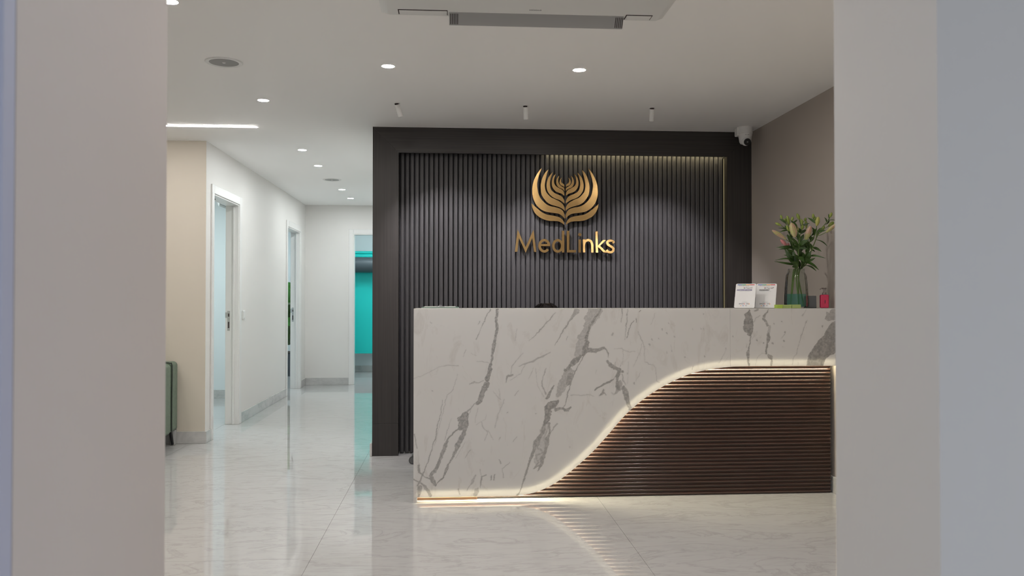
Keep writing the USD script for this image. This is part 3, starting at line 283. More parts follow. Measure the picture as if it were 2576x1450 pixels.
def wall_x(x0, x1, y0, y1, holes):
    """wall in the plane x = const with door holes (y0, y1, z1)"""
    poly = sg.box(y0, 0, y1, Z)
    for a, b, h in holes: poly = poly.difference(sg.box(a, -0.1, b, h))
    v, f = prism(poly, 0, x1 - x0)          # (y, t, z)
    return np.stack([x0 + v[:, 1], v[:, 0], v[:, 2]], 1), np.asarray(f)[:, ::-1]
struct('wall_left', wall_x(-2.155, -2.055, 7.1505, 11.9, [(7.35, 8.22, 2.115), (10.59, 11.46, 2.115)]), 'wall_paint', 'off-white left wall of the corridor with two doorways', False)
far = sg.box(-2.055, 0, -0.5, Z).difference(sg.box(-1.387, -0.1, -0.56, 2.125))
struct('wall_far', prism(far, 11.9, 12.0), 'wall_paint', 'off-white end wall of the corridor with a doorway', False)
# side rooms
struct('wall_side_room_near', box(-5.0, -2.155, 10.41, 10.5, 0, Z), 'room_paint', 'cool white partition wall of the nearer side room', False)
struct('wall_side_room_far', box(-5.0, -2.06, 13.95, 14.05, 0, Z), 'room_paint', 'cool white back wall of the second side room', False)
struct('wall_side_room_left', box(-5.1, -5.0, 7.27, 14.05, 0, Z), 'room_paint', 'cool white far-left wall of the side rooms', False)
struct('wall_end_room_left', box(-2.155, -2.055, 12.0, 14.05, 0, Z), 'room_paint', 'cool white partition beside the end room', False)
struct('wall_end_room_back', box(-2.155, 0.6, 14.05, 14.15, 0, Z), 'room_paint', 'cool white back wall of the end room', False)
struct('wall_end_room_right', box(0.5, 0.6, 12.0, 14.05, 0, Z), 'room_paint', 'cool white right wall of the end room', False)
struct('wall_end_room_front', box(-0.5, 0.5, 11.9, 12.0, 0, Z), 'room_paint', 'cool white front wall of the end room', False)
# entrance portal in the foreground
struct('wall_front_left', box(-6, -0.549, 1.092, 1.65, 0, CEIL), 'portal_paint', 'pinkish grey thick wall at the left of the entrance opening', False)
struct('wall_front_right', box(0.779, 2.55, 1.287, 1.65, 0, CEIL), 'portal_grey', 'grey thick wall at the right of the entrance opening', False)
struct('ceiling_porch', box(-3.0, 3.8, -3.6, 1.25, 2.44, 2.60), 'soffit_grey', 'added unseen slab over the entrance that keeps sky light off the wall tops', False)  # added out of view to block sky and darken the wall tops
struct('wall_front_header', box(-0.549, 0.779, 1.25, 1.65, 2.32, CEIL), 'portal_grey', 'lintel over the entrance opening', False)
struct('trim_1', box(-1.6, -0.5492, 1.060, 1.0918, 0, 2.4, 0.002), 'blue_paint', 'outer face left of the entrance with bluish daylight put into its colour', False)  # its blue stands in for cool daylight on the wall
# baseboards
for nm, b in (('baseboard_back', (-6, -2.043, 7.138, 7.15)), ('baseboard_far', (-2.043, -1.450, 11.888, 11.9)), ('baseboard_corridor_right', (-0.626, -0.609, 6.452, 11.9)),
              ('baseboard_right', (2.360, 2.372, 1.65, 6.46)), ('baseboard_side_room', (-5, -2.155, 10.398, 10.41)), ('baseboard_end_room', (-2.055, 0.5, 14.038, 14.05))):
    struct(nm, box(b[0], b[1], b[2], b[3], 0, 0.10, 0.002), 'baseboard_marble', 'grey marble baseboard ' + {'baseboard_back': 'along the beige wall', 'baseboard_far': 'along the corridor end wall', 'baseboard_corridor_right': 'along the right corridor wall', 'baseboard_right': 'along the right wall', 'baseboard_side_room': 'in the nearer side room', 'baseboard_end_room': 'in the end room'}[nm], False)
bl = group_struct('baseboard_left', 'grey marble baseboard along the left corridor wall, broken by the doorways')
for a, b in ((7.1505, 7.287), (8.30, 10.52), (11.55, 11.888)): part(bl, 'baseboard_length', box(-2.055, -2.043, a, b, 0, 0.10, 0.002), 'baseboard_marble', False)

# door linings: architrave legs, head, jamb linings, stop, strike plate
def side_door(n, y0, y1, label):
    d = group_struct(f'door_{n}', label); x = -2.055; w = 0.063 if n == 1 else 0.06
    part(d, 'architrave', box(x, x + 0.014, y0 - w, y0, 0, 2.19, 0.003), 'trim_white', False)
    part(d, 'architrave', box(x, x + 0.014, y1, y1 + 0.082, 0, 2.19, 0.003), 'trim_white', False)
    part(d, 'architrave_head', box(x, x + 0.0142, y0, y1, 2.115, 2.19, 0.003), 'trim_white', False)
    part(d, 'jamb', box(x - 0.12, x + 0.004, y0 - 0.001, y0 + 0.012, 0, 2.115, 0.002), 'trim_white', False)
    j = part(d, 'jamb', box(x - 0.12, x + 0.004, y1 - 0.012, y1 + 0.001, 0, 2.115, 0.002), 'trim_white', False)
    part(d, 'door_stop', box(x - 0.05, x - 0.03, y1 - 0.026, y1 - 0.012, 0, 2.10, 0.002), 'trim_white', False)
    part(d, 'jamb_head', box(x - 0.12, x + 0.004, y0 + 0.012, y1 - 0.012, 2.103, 2.1155, 0.002), 'trim_white', False)
    part(d, 'seal', box(x - 0.075, x - 0.062, y0 + 0.012, y0 + 0.30, 2.095, 2.103), 'black', False, label='short black seal under the door head')
    px = x - 0.088
    plate = join(box(px - 0.012, px + 0.012, y1 - 0.0145, y1 - 0.012, 0.90, 1.09, 0.001), box(px - 0.032, px - 0.010, y1 - 0.0145, y1 - 0.012, 1.025, 1.075, 0.001))
    part(d, 'strike_plate', plate, 'steel', False, label='brushed metal strike plate')
    for za, zb in ((1.035, 1.065), (0.925, 0.985)): part(d, 'strike_slot', box(px - 0.006, px + 0.007, y1 - 0.0152, y1 - 0.0143, za, zb), 'dark_gap', False)
side_door(1, 7.35, 8.22, 'first white-framed doorway on the left corridor wall')
side_door(2, 10.59, 11.46, 'second white-framed doorway on the left corridor wall')
d3 = group_struct('door_3', 'white-framed doorway in the corridor end wall')
part(d3, 'architrave', box(-1.450, -1.387, 11.886, 11.9, 0, 2.192, 0.003), 'trim_white', False)
part(d3, 'architrave', box(-0.62, -0.56, 11.886, 11.9, 0, 2.192, 0.003), 'trim_white', False)
part(d3, 'architrave_head', box(-1.387, -0.62, 11.886, 11.9, 2.125, 2.192, 0.003), 'trim_white', False)
part(d3, 'jamb', box(-1.388, -1.376, 11.89, 12.0, 0, 2.125, 0.002), 'trim_white', False)
part(d3, 'jamb_head', box(-1.376, -0.57, 11.89, 12.0, 2.113, 2.126, 0.002), 'trim_white', False)

# ================================================================ ceiling fittings
def disc(r, z0, z1, seg=28): return cyl(r, z0, z1, seg)
def make_down(mat, label, loc, group):
    t = thing('downlight', label, 'ceiling light', loc, 0, group)
    part(t, 'trim_ring', lathe([(0.0362, 0.0), (0.0362, -0.003), (0.039, -0.003), (0.0405, -0.001), (0.0405, 0.0)], 32, True), 'plastic_white', 40)
    part(t, 'lens', disc(0.036, -0.0018, 0.0), mat, 40, label='glowing white lens'); return t
dl = make_down('lamp_down', 'round white downlight in the middle of the ceiling, above and left of the sign', (-0.364, 4.77, CEIL), 'round recessed downlights')
copy(dl, (0.733, 4.77, CEIL), 0, 'rightmost round downlight, above the gold emblem')
copy(dl, (-1.256, 3.80, CEIL), 0, 'round downlight half hidden at the top edge beside the left entrance wall')
copy(dl, (-1.256, 5.65, CEIL), 0, 'round downlight right of the long light line')
for x, y, lb in ((-3.2, 4.8, 'added round downlight over the waiting area, out of view to the left'), (-2.6, 5.6, 'added round downlight over the green armchair, out of view behind the left entrance wall')):  # both added out of view to lift the light on the left
    copy(dl, (x, y, CEIL), 0, lb)
copy(dl, (1.75, 3.2, CEIL), 0, 'added round downlight near the right wall, out of view behind the right entrance wall')  # added out of view to brighten the right wall and counter
df = make_down('lamp_front', 'added unseen round downlight nearest the entrance, left of centre', (-0.4, 2.5, CEIL), 'round recessed downlights')  # this one and its copy are added, unseen, to lighten the front
copy(df, (0.9, 2.5, CEIL), 0, 'added unseen round downlight nearest the entrance, right of centre')
dc = make_down('lamp_corridor', 'nearest round downlight of the corridor row', (-1.328, 7.51, CEIL), 'round downlights of the corridor')
copy(dc, (-1.328, 8.39, CEIL), 0, 'second round downlight of the corridor row, in front of the far speaker')
copy(dc, (-1.328, 10.19, CEIL), 0, 'third round downlight of the corridor row, behind the far speaker')
copy(dc, (-1.328, 11.06, CEIL), 0, 'farthest round downlight, next to the corridor end wall')
sp = thing('ceiling_speaker', 'large round ceiling speaker with grey grille near the left entrance wall', 'speaker', (-1.275, 4.76, CEIL), 0, 'round ceiling speakers')
part(sp, 'rim', lathe([(0.079, 0.0), (0.080, -0.004), (0.098, -0.006), (0.103, -0.002), (0.103, 0.0)], 48, True), 'plastic_white', 40)
part(sp, 'grille', lathe([(0.0, -0.0035), (0.03, -0.0042), (0.06, -0.0042), (0.0795, -0.003), (0.0795, 0.0)], 48), 'speaker_grille', 40)
part(sp, 'dust_cap', lathe([(0.010, -0.004), (0.006, -0.0065), (0.0, -0.0068)], 24), 'plastic_white', 40)
copy(sp, (-1.329, 9.36, CEIL), 0, 'pale round ceiling speaker far down the corridor ceiling')
ll = thing('linear_light', 'long thin glowing light line in the ceiling at the left', 'ceiling light', (-2.3, 6.525, CEIL))
part(ll, 'profile', box(-0.90, 0.812, -0.022, 0.022, -0.002, 0.0, 0.0005), 'plastic_white', False)
part(ll, 'diffuser', box(-0.89, 0.802, -0.017, 0.017, -0.006, -0.002, 0.0015), 'lamp_line', False, label='glowing diffuser strip')
def spotlight(x, y, lean, tilt, skew, label):
    t = thing('spotlight', label, 'spotlight', (x, y, CEIL), 0, 'white cylinder spotlights')
    part(t, 'ceiling_ring', lathe([(0.014, 0.0), (0.0145, -0.004), (0.020, -0.005), (0.0225, -0.001), (0.0225, 0.0)], 32, True), 'plastic_white', 40)
    part(t, 'socket', disc(0.0138, -0.012, 0.0, 24), 'dark_gap', 40)
    o = dict(loc=(0.002 if lean else 0, 0, -0.010), ry=-lean, rx=tilt)
    part(t, 'barrel', move(lathe([(0.0, 0.0), (0.0155, 0.0), (0.0168, -0.002), (0.0168, -0.083), (0.0150, -0.083), (0.0150, -0.055), (0.0, -0.055)], 28), **o), 'plastic_white', 40)
    part(t, 'lamp', move(tuple([lathe([(0.0042, -0.0565), (0.0042, -0.0552)], 16)[0] + [-skew, -0.0078, 0], lathe([(0.0042, -0.0565), (0.0042, -0.0552)], 16)[1]]), **o), 'lamp_spot', 40, label='glowing lamp inside the barrel')
spotlight(-0.374, 5.67, 17, 19, 0.0015, 'left white cylinder spotlight, leaning to the right')
spotlight(0.499, 5.68, 4, 19, 0.006, 'middle white cylinder spotlight over the counter')
spotlight(1.380, 5.68, 1, 19, 0.006, 'right white cylinder spotlight over the counter, pointing straight down')
# air conditioner cassette
ac = thing('ceiling_air_conditioner', 'white ceiling cassette air conditioner with an open grey louvre', 'air conditioner', (0.331, 3.45, CEIL))
part(ac, 'panel', move(tri(m3.Manifold.hull_points(np.array([(sx * a, sy * b, z) for a, b, z in ((0.655, 0.405, 0.0), (0.655, 0.405, -0.006), (0.615, 0.375, -0.028)) for sx in (-1, 1) for sy in (-1, 1)])))), 'plastic_white', 30)
for x0, x1 in ((-0.575, -0.352), (0.462, 0.585)):
    part(ac, 'corner_slot', box(x0, x1, 0.300, 0.362, -0.0292, -0.027), 'dark_gap', False)
    part(ac, 'corner_cover', box(x0 + 0.005, x1 - 0.003, 0.308, 0.359, -0.0305, -0.028, 0.001), 'plastic_white', False)
lv = part(ac, 'louvre', move(box(-0.345, 0.455, -0.002, 0.003, -0.062, 0.0, 0.001), (0, 0.322, -0.026), rx=38), 'plastic_grey', False, label='open grey louvre flap')
for s in (-0.34, 0.418):
    for k in range(5):
        part(lv, 'rib', move(box(s + k * 0.008, s + k * 0.008 + 0.003, -0.0035, -0.0015, -0.056, -0.008), (0, 0.322, -0.026), rx=38), 'dark_gap', False)
tx = meshkit.text_mesh('DAIKIN', 0.011, 0.0006, True); tv = np.array(tx.vertices) * [-1, 1, -1]      # reads from the far side, on the underside
tv[:, 0] *= -1; tv[:, 1] *= -1
part(ac, 'lettering', (np.stack([0.07 - (tv[:, 0] - 0) * 1.0, tv[:, 1] + 0.275, tv[:, 2] - 0.028], 1), np.array(tx.faces)), 'ink_grey', False)
# security camera: bracket cylinder, ceiling mount and turret
cc = thing('security_camera', 'white dome security camera in the upper right corner of the panel', 'security camera', (2.255, 6.28, CEIL))
part(cc, 'mount', lathe([(0.056, 0.0), (0.056, -0.050), (0.050, -0.055)], 32), 'plastic_white', 40)
part(cc, 'junction_box', box(-0.068, -0.03, -0.02, 0.05, -0.068, 0.0, 0.006), 'plastic_white', False)
part(cc, 'shell', lathe([(0.052, -0.045), (0.053, -0.06), (0.044, -0.115), (0.036, -0.128), (0.0, -0.131)], 36), 'plastic_white', 40)
eye = lathe([(0.0, 0.012), (0.034, 0.012), (0.036, 0.010), (0.036, -0.025)], 32)
part(cc, 'turret', move(tri(trimesh.creation.icosphere(3, 0.038)), (0, -0.016, -0.108)), 'plastic_white', True)
part(cc, 'lens_face', move(lathe([(0.0, 0.0), (0.022, 0.002), (0.0265, 0.0), (0.0265, -0.008)], 32), (0, -0.0522, -0.1235), rx=112), 'black', 40, label='round black lens face')
part(cc, 'lens', move(tri(trimesh.creation.icosphere(2, 0.008)), (0, -0.0500, -0.1225)), 'caster_grey', True)
lab = text('D-Link', 0.0065, bold=True); part(cc, 'lettering', move(lab, (-0.016, -0.0515, -0.070), rx=-8), 'ink_grey', False)

# ================================================================ slatted feature wall
fw = thing('slatted_wall_panel', 'dark wood wall panel with upright charcoal slats inside a broad frame', 'wall panel', (0, 0, 0))
Y0, Y1 = 6.466, 6.60
part(fw, 'stile', prism(sg.Polygon([(-0.609, 0.25), (-0.411, 0.25), (-0.411, 2.333), (-0.609, CEIL)]), Y0, Y1), 'dark_wood_v', False)
part(fw, 'stile_foot', prism(sg.box(-0.609, 0.0, -0.411, 0.249), Y0, Y1), 'dark_wood_v', False)
part(fw, 'stile', prism(sg.Polygon([(2.372, 0), (2.372, CEIL), (2.176, 2.333), (2.176, 0)]), Y0, Y1), 'dark_wood_v', False)
part(fw, 'top_rail', prism(sg.Polygon([(-0.6085, CEIL), (-0.411, 2.3335), (2.176, 2.3335), (2.3715, CEIL)]), Y0, Y0 + 0.022), 'dark_wood_h', False)
part(fw, 'backing', box(-0.411, 2.176, 6.590, 6.60, 0.012, 2.42), 'slat_back', False)
pitch = 0.0379; n = int((2.172 + 0.411) / pitch)
sl = sg.Polygon([(0.0060, 0.0), (0.0060, -0.029), (0.0072, -0.0305), (0.0150, -0.037), (0.0165, -0.0375), (0.0360, -0.0375), (0.0370, -0.0365), (0.0370, 0.0)])
for k in range(n):
    v, ff = flat(sl, 0.012, 2.42); part(fw, 'slat', (v + [-0.411 + k * pitch, 6.590, 0], ff), 'slat_charcoal', False)
part(fw, 'light_strip', box(0.74, 2.172, 6.489, 6.497, 2.352, 2.360), 'lamp_cove', False, label='warm light strip hidden above the right half of the top rail')
part(fw, 'light_strip', box(2.1690, 2.1725, 6.536, 6.541, 0.02, 2.329), 'lamp_line_gold', False, label='thin golden light line along the right stile')

# ================================================================ gold emblem and lettering
def smooth_poly(pts, corners=()):
    """closed outline through pts, sharp at the given indices"""
    n = len(pts); cs = sorted(corners); out = []
    for a, b in zip(cs, cs[1:] + [cs[0] + n]):
        seg = [pts[i % n] for i in range(a, b + 1)]
        out += list(curve(np.array([(p[0], p[1], 0) for p in seg], float), 5)[:-1, :2])
    return sg.Polygon(out).buffer(0)
em = thing('wall_emblem', 'gold metal emblem of paired curved leaves on the slatted panel', 'emblem', (0, 0, 0))
for root, pts in LEAVES:
    poly = smooth_poly(pts, (0, root))
    poly = sa.scale(poly, 0.001, 0.001, origin=(0, 0))
    for p in (poly, sa.scale(poly, -1, 1, origin=(AXIS / 1000, 0))):
        part(em, 'leaf', prism(p.simplify(0.0002), 6.503, 6.522), 'gold', False)
    c = poly.representative_point()
    for cx in (c.x, 2 * AXIS / 1000 - c.x): part(em, 'stud', move(lathe([(0.003, 0.0), (0.003, 0.033)], 8), (cx, 6.5215, c.y), rx=-90), 'black', 40)
def ux(u): return 0.442 + u * 0.000342
def uz(v): return 1.7745 - v * 0.000338
def pl(*p): return [(ux(a), uz(b)) for a, b in p]
def strokes(paths, w, cap=2): return unary_union([sg.LineString(pl(*p)).buffer(w * 0.000337 / 2, cap_style=cap, join_style=1) for p in paths])
def ell(cx, cy, rx, ry, a0=0, a1=360, n=40): return [(cx + rx * math.cos(math.radians(a)), cy - ry * math.sin(math.radians(a))) for a in np.linspace(a0, a1, n)]
def curved(*p): return [(q[0], q[1]) for q in curve(np.array([(a, b, 0) for a, b in p], float), 8)]
GL = {}
GL['M'] = sg.Polygon(pl((138, 597), (203, 80), (385, 488), (568, 80), (632, 597), (578, 597), (540, 272), (387, 618), (232, 272), (197, 597)))
GL['e'] = unary_union([strokes([ell(815, 453, 108, 131, 2, 322)], 58), sg.Polygon(pl((710, 412), (950, 412), (950, 460), (710, 460)))]).difference(sg.Polygon(pl((860, 461), (990, 461), (1000, 540), (925, 502), (905, 485))))
GL['d'] = unary_union([strokes([ell(1125, 453, 101, 131)], 58), sg.Polygon(pl((1222, 100), (1277, 100), (1277, 606), (1222, 606)))])
GL['L'] = sg.Polygon(pl((1335, 102), (1393, 102), (1393, 549), (1548, 549), (1548, 606), (1335, 606)))
GL['i'] = unary_union([sg.Polygon(pl((1606, 303), (1660, 303), (1660, 608), (1606, 608))), sg.Polygon(pl(*ell(1636, 190, 38, 38)))])
GL['n'] = unary_union([sg.Polygon(pl((1706, 303), (1760, 303), (1760, 608), (1706, 608))), strokes([curved((1733, 420), (1750, 365), (1790, 327), (1840, 320), (1890, 345), (1918, 400), (1925, 460), (1925, 610))], 57)])
GL['k'] = unary_union([sg.Polygon(pl((2003, 110), (2058, 110), (2058, 612), (2003, 612))), sg.Polygon(pl((2050, 455), (2178, 312), (2250, 312), (2108, 450), (2264, 612), (2190, 612), (2050, 478)))])
GL['s'] = strokes([curved((2432, 385), (2402, 343), (2345, 328), (2290, 350), (2277, 395), (2312, 437), (2370, 470), (2413, 515), (2402, 575), (2345, 603), (2288, 590), (2255, 547))], 57)
lt = thing('wall_lettering', 'gold metal lettering mounted under the emblem on the slatted panel', 'sign', (0, 0, 0))
for ch in 'MedLinks':
    v, ff = prism(GL[ch].simplify(0.0001), 6.500, 6.526); tilt = {'n': 5.5, 'k': 5.8, 's': 5.6}.get(ch, 0.0)      # these three hang tipped back a little and catch the ceiling lamps
    if tilt: zc = 1.62; v = move((v - [0, 6.513, zc], ff), (0, 6.513, zc), rx=-tilt)[0]
    p = part(lt, 'letter', (v, ff), 'gold', False)
    c = GL[ch].representative_point()
    part(p, 'stud', move(lathe([(0.003, 0.0), (0.003, 0.033)], 8), (c.x, 6.5215, c.y), rx=-90), 'black', 40)

# ================================================================ reception counter
CT, CY = 1.146, 4.97          # top height, front plane
EDGE = [(0.386, 0.031), (0.5, 0.051), (0.609, 0.099), (0.696, 0.161), (0.775, 0.226), (0.854, 0.299), (0.936, 0.388), (0.997, 0.458), (1.065, 0.528), (1.152, 0.599), (1.245, 0.66), (1.35, 0.714), (1.448, 0.752), (1.571, 0.778), (1.669, 0.789), (1.743, 0.793), (1.9, 0.7935)]
edge_curve = curve(np.array([(a, b, 0) for a, b in EDGE]), 10)
edge_x = np.concatenate([[-0.226, 0.2, 0.34], edge_curve[:, 0], [2.0, 2.35, 2.372]]); edge_z = np.concatenate([[0.030, 0.030, 0.030], edge_curve[:, 1], [0.7935, 0.7935, 0.7935]])
def vein_field(P):
    """darkness of the grey veins at points P (x, z in metres) of the slab front"""
    q = np.stack([P[:, 0], P[:, 1], np.zeros(len(P))], 1)
    wx = (meshkit.fbm(q * 45, 4, 3) - 0.5) * 0.012 + (meshkit.fbm(q * 220, 2, 5) - 0.5) * 0.004; wz = (meshkit.fbm(q * 45, 4, 9) - 0.5) * 0.012
    W = P + np.stack([wx, wz], 1) ; patch = meshkit.fbm(q * 70, 3, 21); out = np.zeros(len(P))
    order = np.argsort(P[:, 0], kind='stable'); sx = P[order, 0]
    def near(x0, x1, z0, z1):
        a, b = np.searchsorted(sx, [x0 - 0.03, x1 + 0.03]); i = order[a:b]; return i[(P[i, 1] > z0 - 0.03) & (P[i, 1] < z1 + 0.03)]
    for dark, pts in VEINS:
        p = np.array(pts, float) / 1000
        for a, b in zip(p[:-1], p[1:]):
            i = near(min(a[0], b[0]) - a[2] / 2, max(a[0], b[0]) + a[2] / 2, min(a[1], b[1]) - a[2] / 2, max(a[1], b[1]) + a[2] / 2)
            if not len(i): continue
            d = b[:2] - a[:2]; t = np.clip(((W[i] - a[:2]) @ d) / max(d @ d, 1e-12), 0, 1)
            r = np.linalg.norm(W[i] - a[:2] - t[:, None] * d, axis=1); w = np.maximum((a[2] + (b[2] - a[2]) * t) / 2, 0.0012) * (0.75 + 0.6 * patch[i])
            s = np.clip((w + 0.0016 - r) / 0.0036, 0, 1); val = dark * s * s * (3 - 2 * s)
            if max(a[2], b[2]) > 0.012: val = val * (0.72 + 0.5 * np.clip((meshkit.fbm(q[i] * 130, 3, 31) - 0.35) * 3, 0, 0.56))
            h = np.clip(1 - r / (w + 0.012), 0, 1); out[i] = np.maximum(out[i], np.maximum(val, 0.16 * dark * h * h))
    for dark, pts in BLOBS:
        ring = sg.Polygon(np.array(pts, float) / 1000).buffer(0); x0, z0, x1, z1 = ring.bounds
        i = near(x0, x1, z0, z1)
        if not len(i): continue
        import shapely
        pp = shapely.points(W[i]); dd = shapely.distance(ring.exterior, pp) * np.where(shapely.contains(ring, pp), 1, -1)
        s = np.clip(dd / 0.004 + 0.5, 0, 1); s = s * s * (3 - 2 * s); out[i] = np.maximum(out[i], dark * s * (0.8 + 0.35 * np.clip((meshkit.fbm(q[i] * 90, 3, 41) - 0.4) * 3, 0, 0.57)))
    return np.clip(out, 0, 1)
def slab(x0, x1, step=0.0025, thick=0.008):
    nx = int((x1 - x0) / step) + 1; nz = 440
    X = np.linspace(x0, x1, nx); zb = np.interp(X, edge_x, edge_z)
    t = np.linspace(0, 1, nz); Zg = zb[:, None] + (CT - 0.0008 - zb)[:, None] * t[None]
    P = np.stack([np.repeat(X, nz), Zg.ravel()], 1); f = vein_field(P)
    V = np.stack([P[:, 0], np.full(len(P), CY), P[:, 1]], 1)
    i = np.arange(nx - 1)[:, None] * nz + np.arange(nz - 1)[None]; a = i.ravel()
    F = np.vstack([np.stack([a, a + nz, a + nz + 1], 1), np.stack([a, a + nz + 1, a + 1], 1)])
    # rim and back: same outline, a little further in
    bot = np.arange(nx) * nz; top = bot + nz - 1
    loop = np.concatenate([bot, (nx - 1) * nz + np.arange(1, nz), top[::-1][1:], np.arange(nz - 2, 0, -1)])
    base = len(V); B = V[loop].copy(); B[:, 1] += thick; V = np.vstack([V, V[loop], B]); m = len(loop); k = np.arange(m); k2 = (k + 1) % m
    F = np.vstack([F, np.stack([base + k, base + m + k, base + m + k2], 1), np.stack([base + k, base + m + k2, base + k2], 1)])
    f = np.concatenate([f, f[loop], f[loop]])
    nb = len(V); Vb = np.vstack([np.stack([X, np.full(nx, CY + thick), zb], 1), np.stack([X, np.full(nx, CY + thick), np.full(nx, CT - 0.0008)], 1)])
    a = nb + np.arange(nx - 1); F = np.vstack([F, np.stack([a, a + nx + 1, a + 1], 1), np.stack([a, a + nx, a + nx + 1], 1)])
    V = np.vstack([V, Vb]); f = np.concatenate([f, np.zeros(2 * nx)])
    return (V, F), f
def vein_part(parent, name, m, f, label=None):
    g = usdkit.mesh(stage, numbered(str(parent.GetPath()), name), m, MAT['marble'], smooth=False)
    UsdGeom.PrimvarsAPI(g).CreatePrimvar('vein', Sdf.ValueTypeNames.FloatArray, 'vertex').Set(Vt.FloatArray.FromNumpy(f.astype(np.float32)))
    tag(g.GetPrim(), label); return g.GetPrim()
rc = thing('reception_counter', 'white veined marble reception counter with a curved glowing edge over ribbed brown wood', 'reception counter', (0, 0, 0))
m, f = slab(-0.226, 1.6865); vein_part(rc, 'front_slab', m, f, 'left marble front slab with the swooping lower edge')
m, f = slab(1.6875, 2.3715); vein_part(rc, 'front_slab', m, f, 'right marble front slab with dark grey patches')
def plain_marble(m):
    return m, np.zeros(len(m[0]))
m, f = plain_marble(box(-0.226, 2.3715, CY + 0.0082, 5.36, CT - 0.022, CT, 0.0012)); vein_part(rc, 'ledge', m, f)
m, f = plain_marble(box(-0.226, -0.206, CY + 0.0085, 5.62, 0.0, CT - 0.0225)); vein_part(rc, 'end_panel', m, f)
m, f = plain_marble(box(-0.226, -0.205, CY, CY + 0.0083, 0.0, 0.0295)); vein_part(rc, 'foot_block', m, f)
# ribbed brown wood front, each rib a bar
part(rc, 'wood_backing', box(-0.2055, 2.346, 5.0505, 5.06, 0.0, CT - 0.023), 'walnut', False)
prof = [(0.0, 5.0505), (0.0006, 5.0445), (0.0035, 5.0405), (0.0085, 5.0385), (0.0135, 5.0405), (0.0164, 5.0445), (0.017, 5.0505)]
nr = 38; rp = 0.0228; wood_x1 = 2.346
for k in range(nr):
    z = 0.002 + k * rp; v, ff = flat(sg.Polygon([(b, a) for a, b in prof]), 0, wood_x1 + 0.205)
    part(rc, 'rib', (np.stack([v[:, 2] - 0.205, v[:, 0], v[:, 1] + z + 0.002], 1), ff), 'walnut', 40)
dxy = np.gradient(np.stack([edge_x[1:-1], edge_z[1:-1]], 1), axis=0); dxy /= np.linalg.norm(dxy, axis=1)[:, None]; nrm = np.stack([-dxy[:, 1], dxy[:, 0]], 1)
edge_pts = np.stack([edge_x[1:-1], edge_z[1:-1]], 1)
def offset_curve(d):
    q = edge_pts + nrm * d; return q[np.concatenate([[True], np.diff(q[:, 0]) > 0])]
ch = sg.LineString(np.vstack([[-0.2, 0.070], offset_curve(0.040)])).buffer(0.0015, cap_style=2)
part(rc, 'light_channel', prism(ch, CY + 0.0085, CY + 0.0680), 'trim_white', False, label='white channel that keeps the light at the slab edge')
qa, qb = offset_curve(0.010), offset_curve(0.037)
band = sg.Polygon(np.vstack([[(-0.2, 0.040)], qa, qb[::-1], [(-0.2, 0.067)]])).buffer(0)
part(rc, 'light_panel', prism(band, CY + 0.030, CY + 0.0315), 'lamp_band', False, label='warm light panel behind the curved slab edge')
part(rc, 'panel_backing', prism(band, CY + 0.0318, CY + 0.036), 'trim_white', False)
part(rc, 'light_strip', tube(np.insert(offset_curve(0.021)[::2], 1, CY + 0.050, axis=1), 0.004, 6), 'lamp_desk', True, label='warm light strip behind the curved marble edge')
part(rc, 'light_strip', tube([(-0.195, CY + 0.050, 0.050), (0.19, CY + 0.050, 0.050)], 0.004, 6), 'lamp_desk', True, label='warm light strip under the left of the slab')
part(rc, 'edge_profile', box(-0.204, 0.15, CY + 0.021, CY + 0.030, 0.008, 0.024, 0.001), 'copper_edge', False, label='thin copper coloured profile at the foot of the slab')
part(rc, 'worktop', box(-0.206, 2.340, 5.0605, 5.62, 0.715, 0.74, 0.002), 'trim_white', False)
part(rc, 'drawer_unit', box(1.5, 1.95, 5.10, 5.60, 0.03, 0.7145, 0.002), 'trim_white', False)

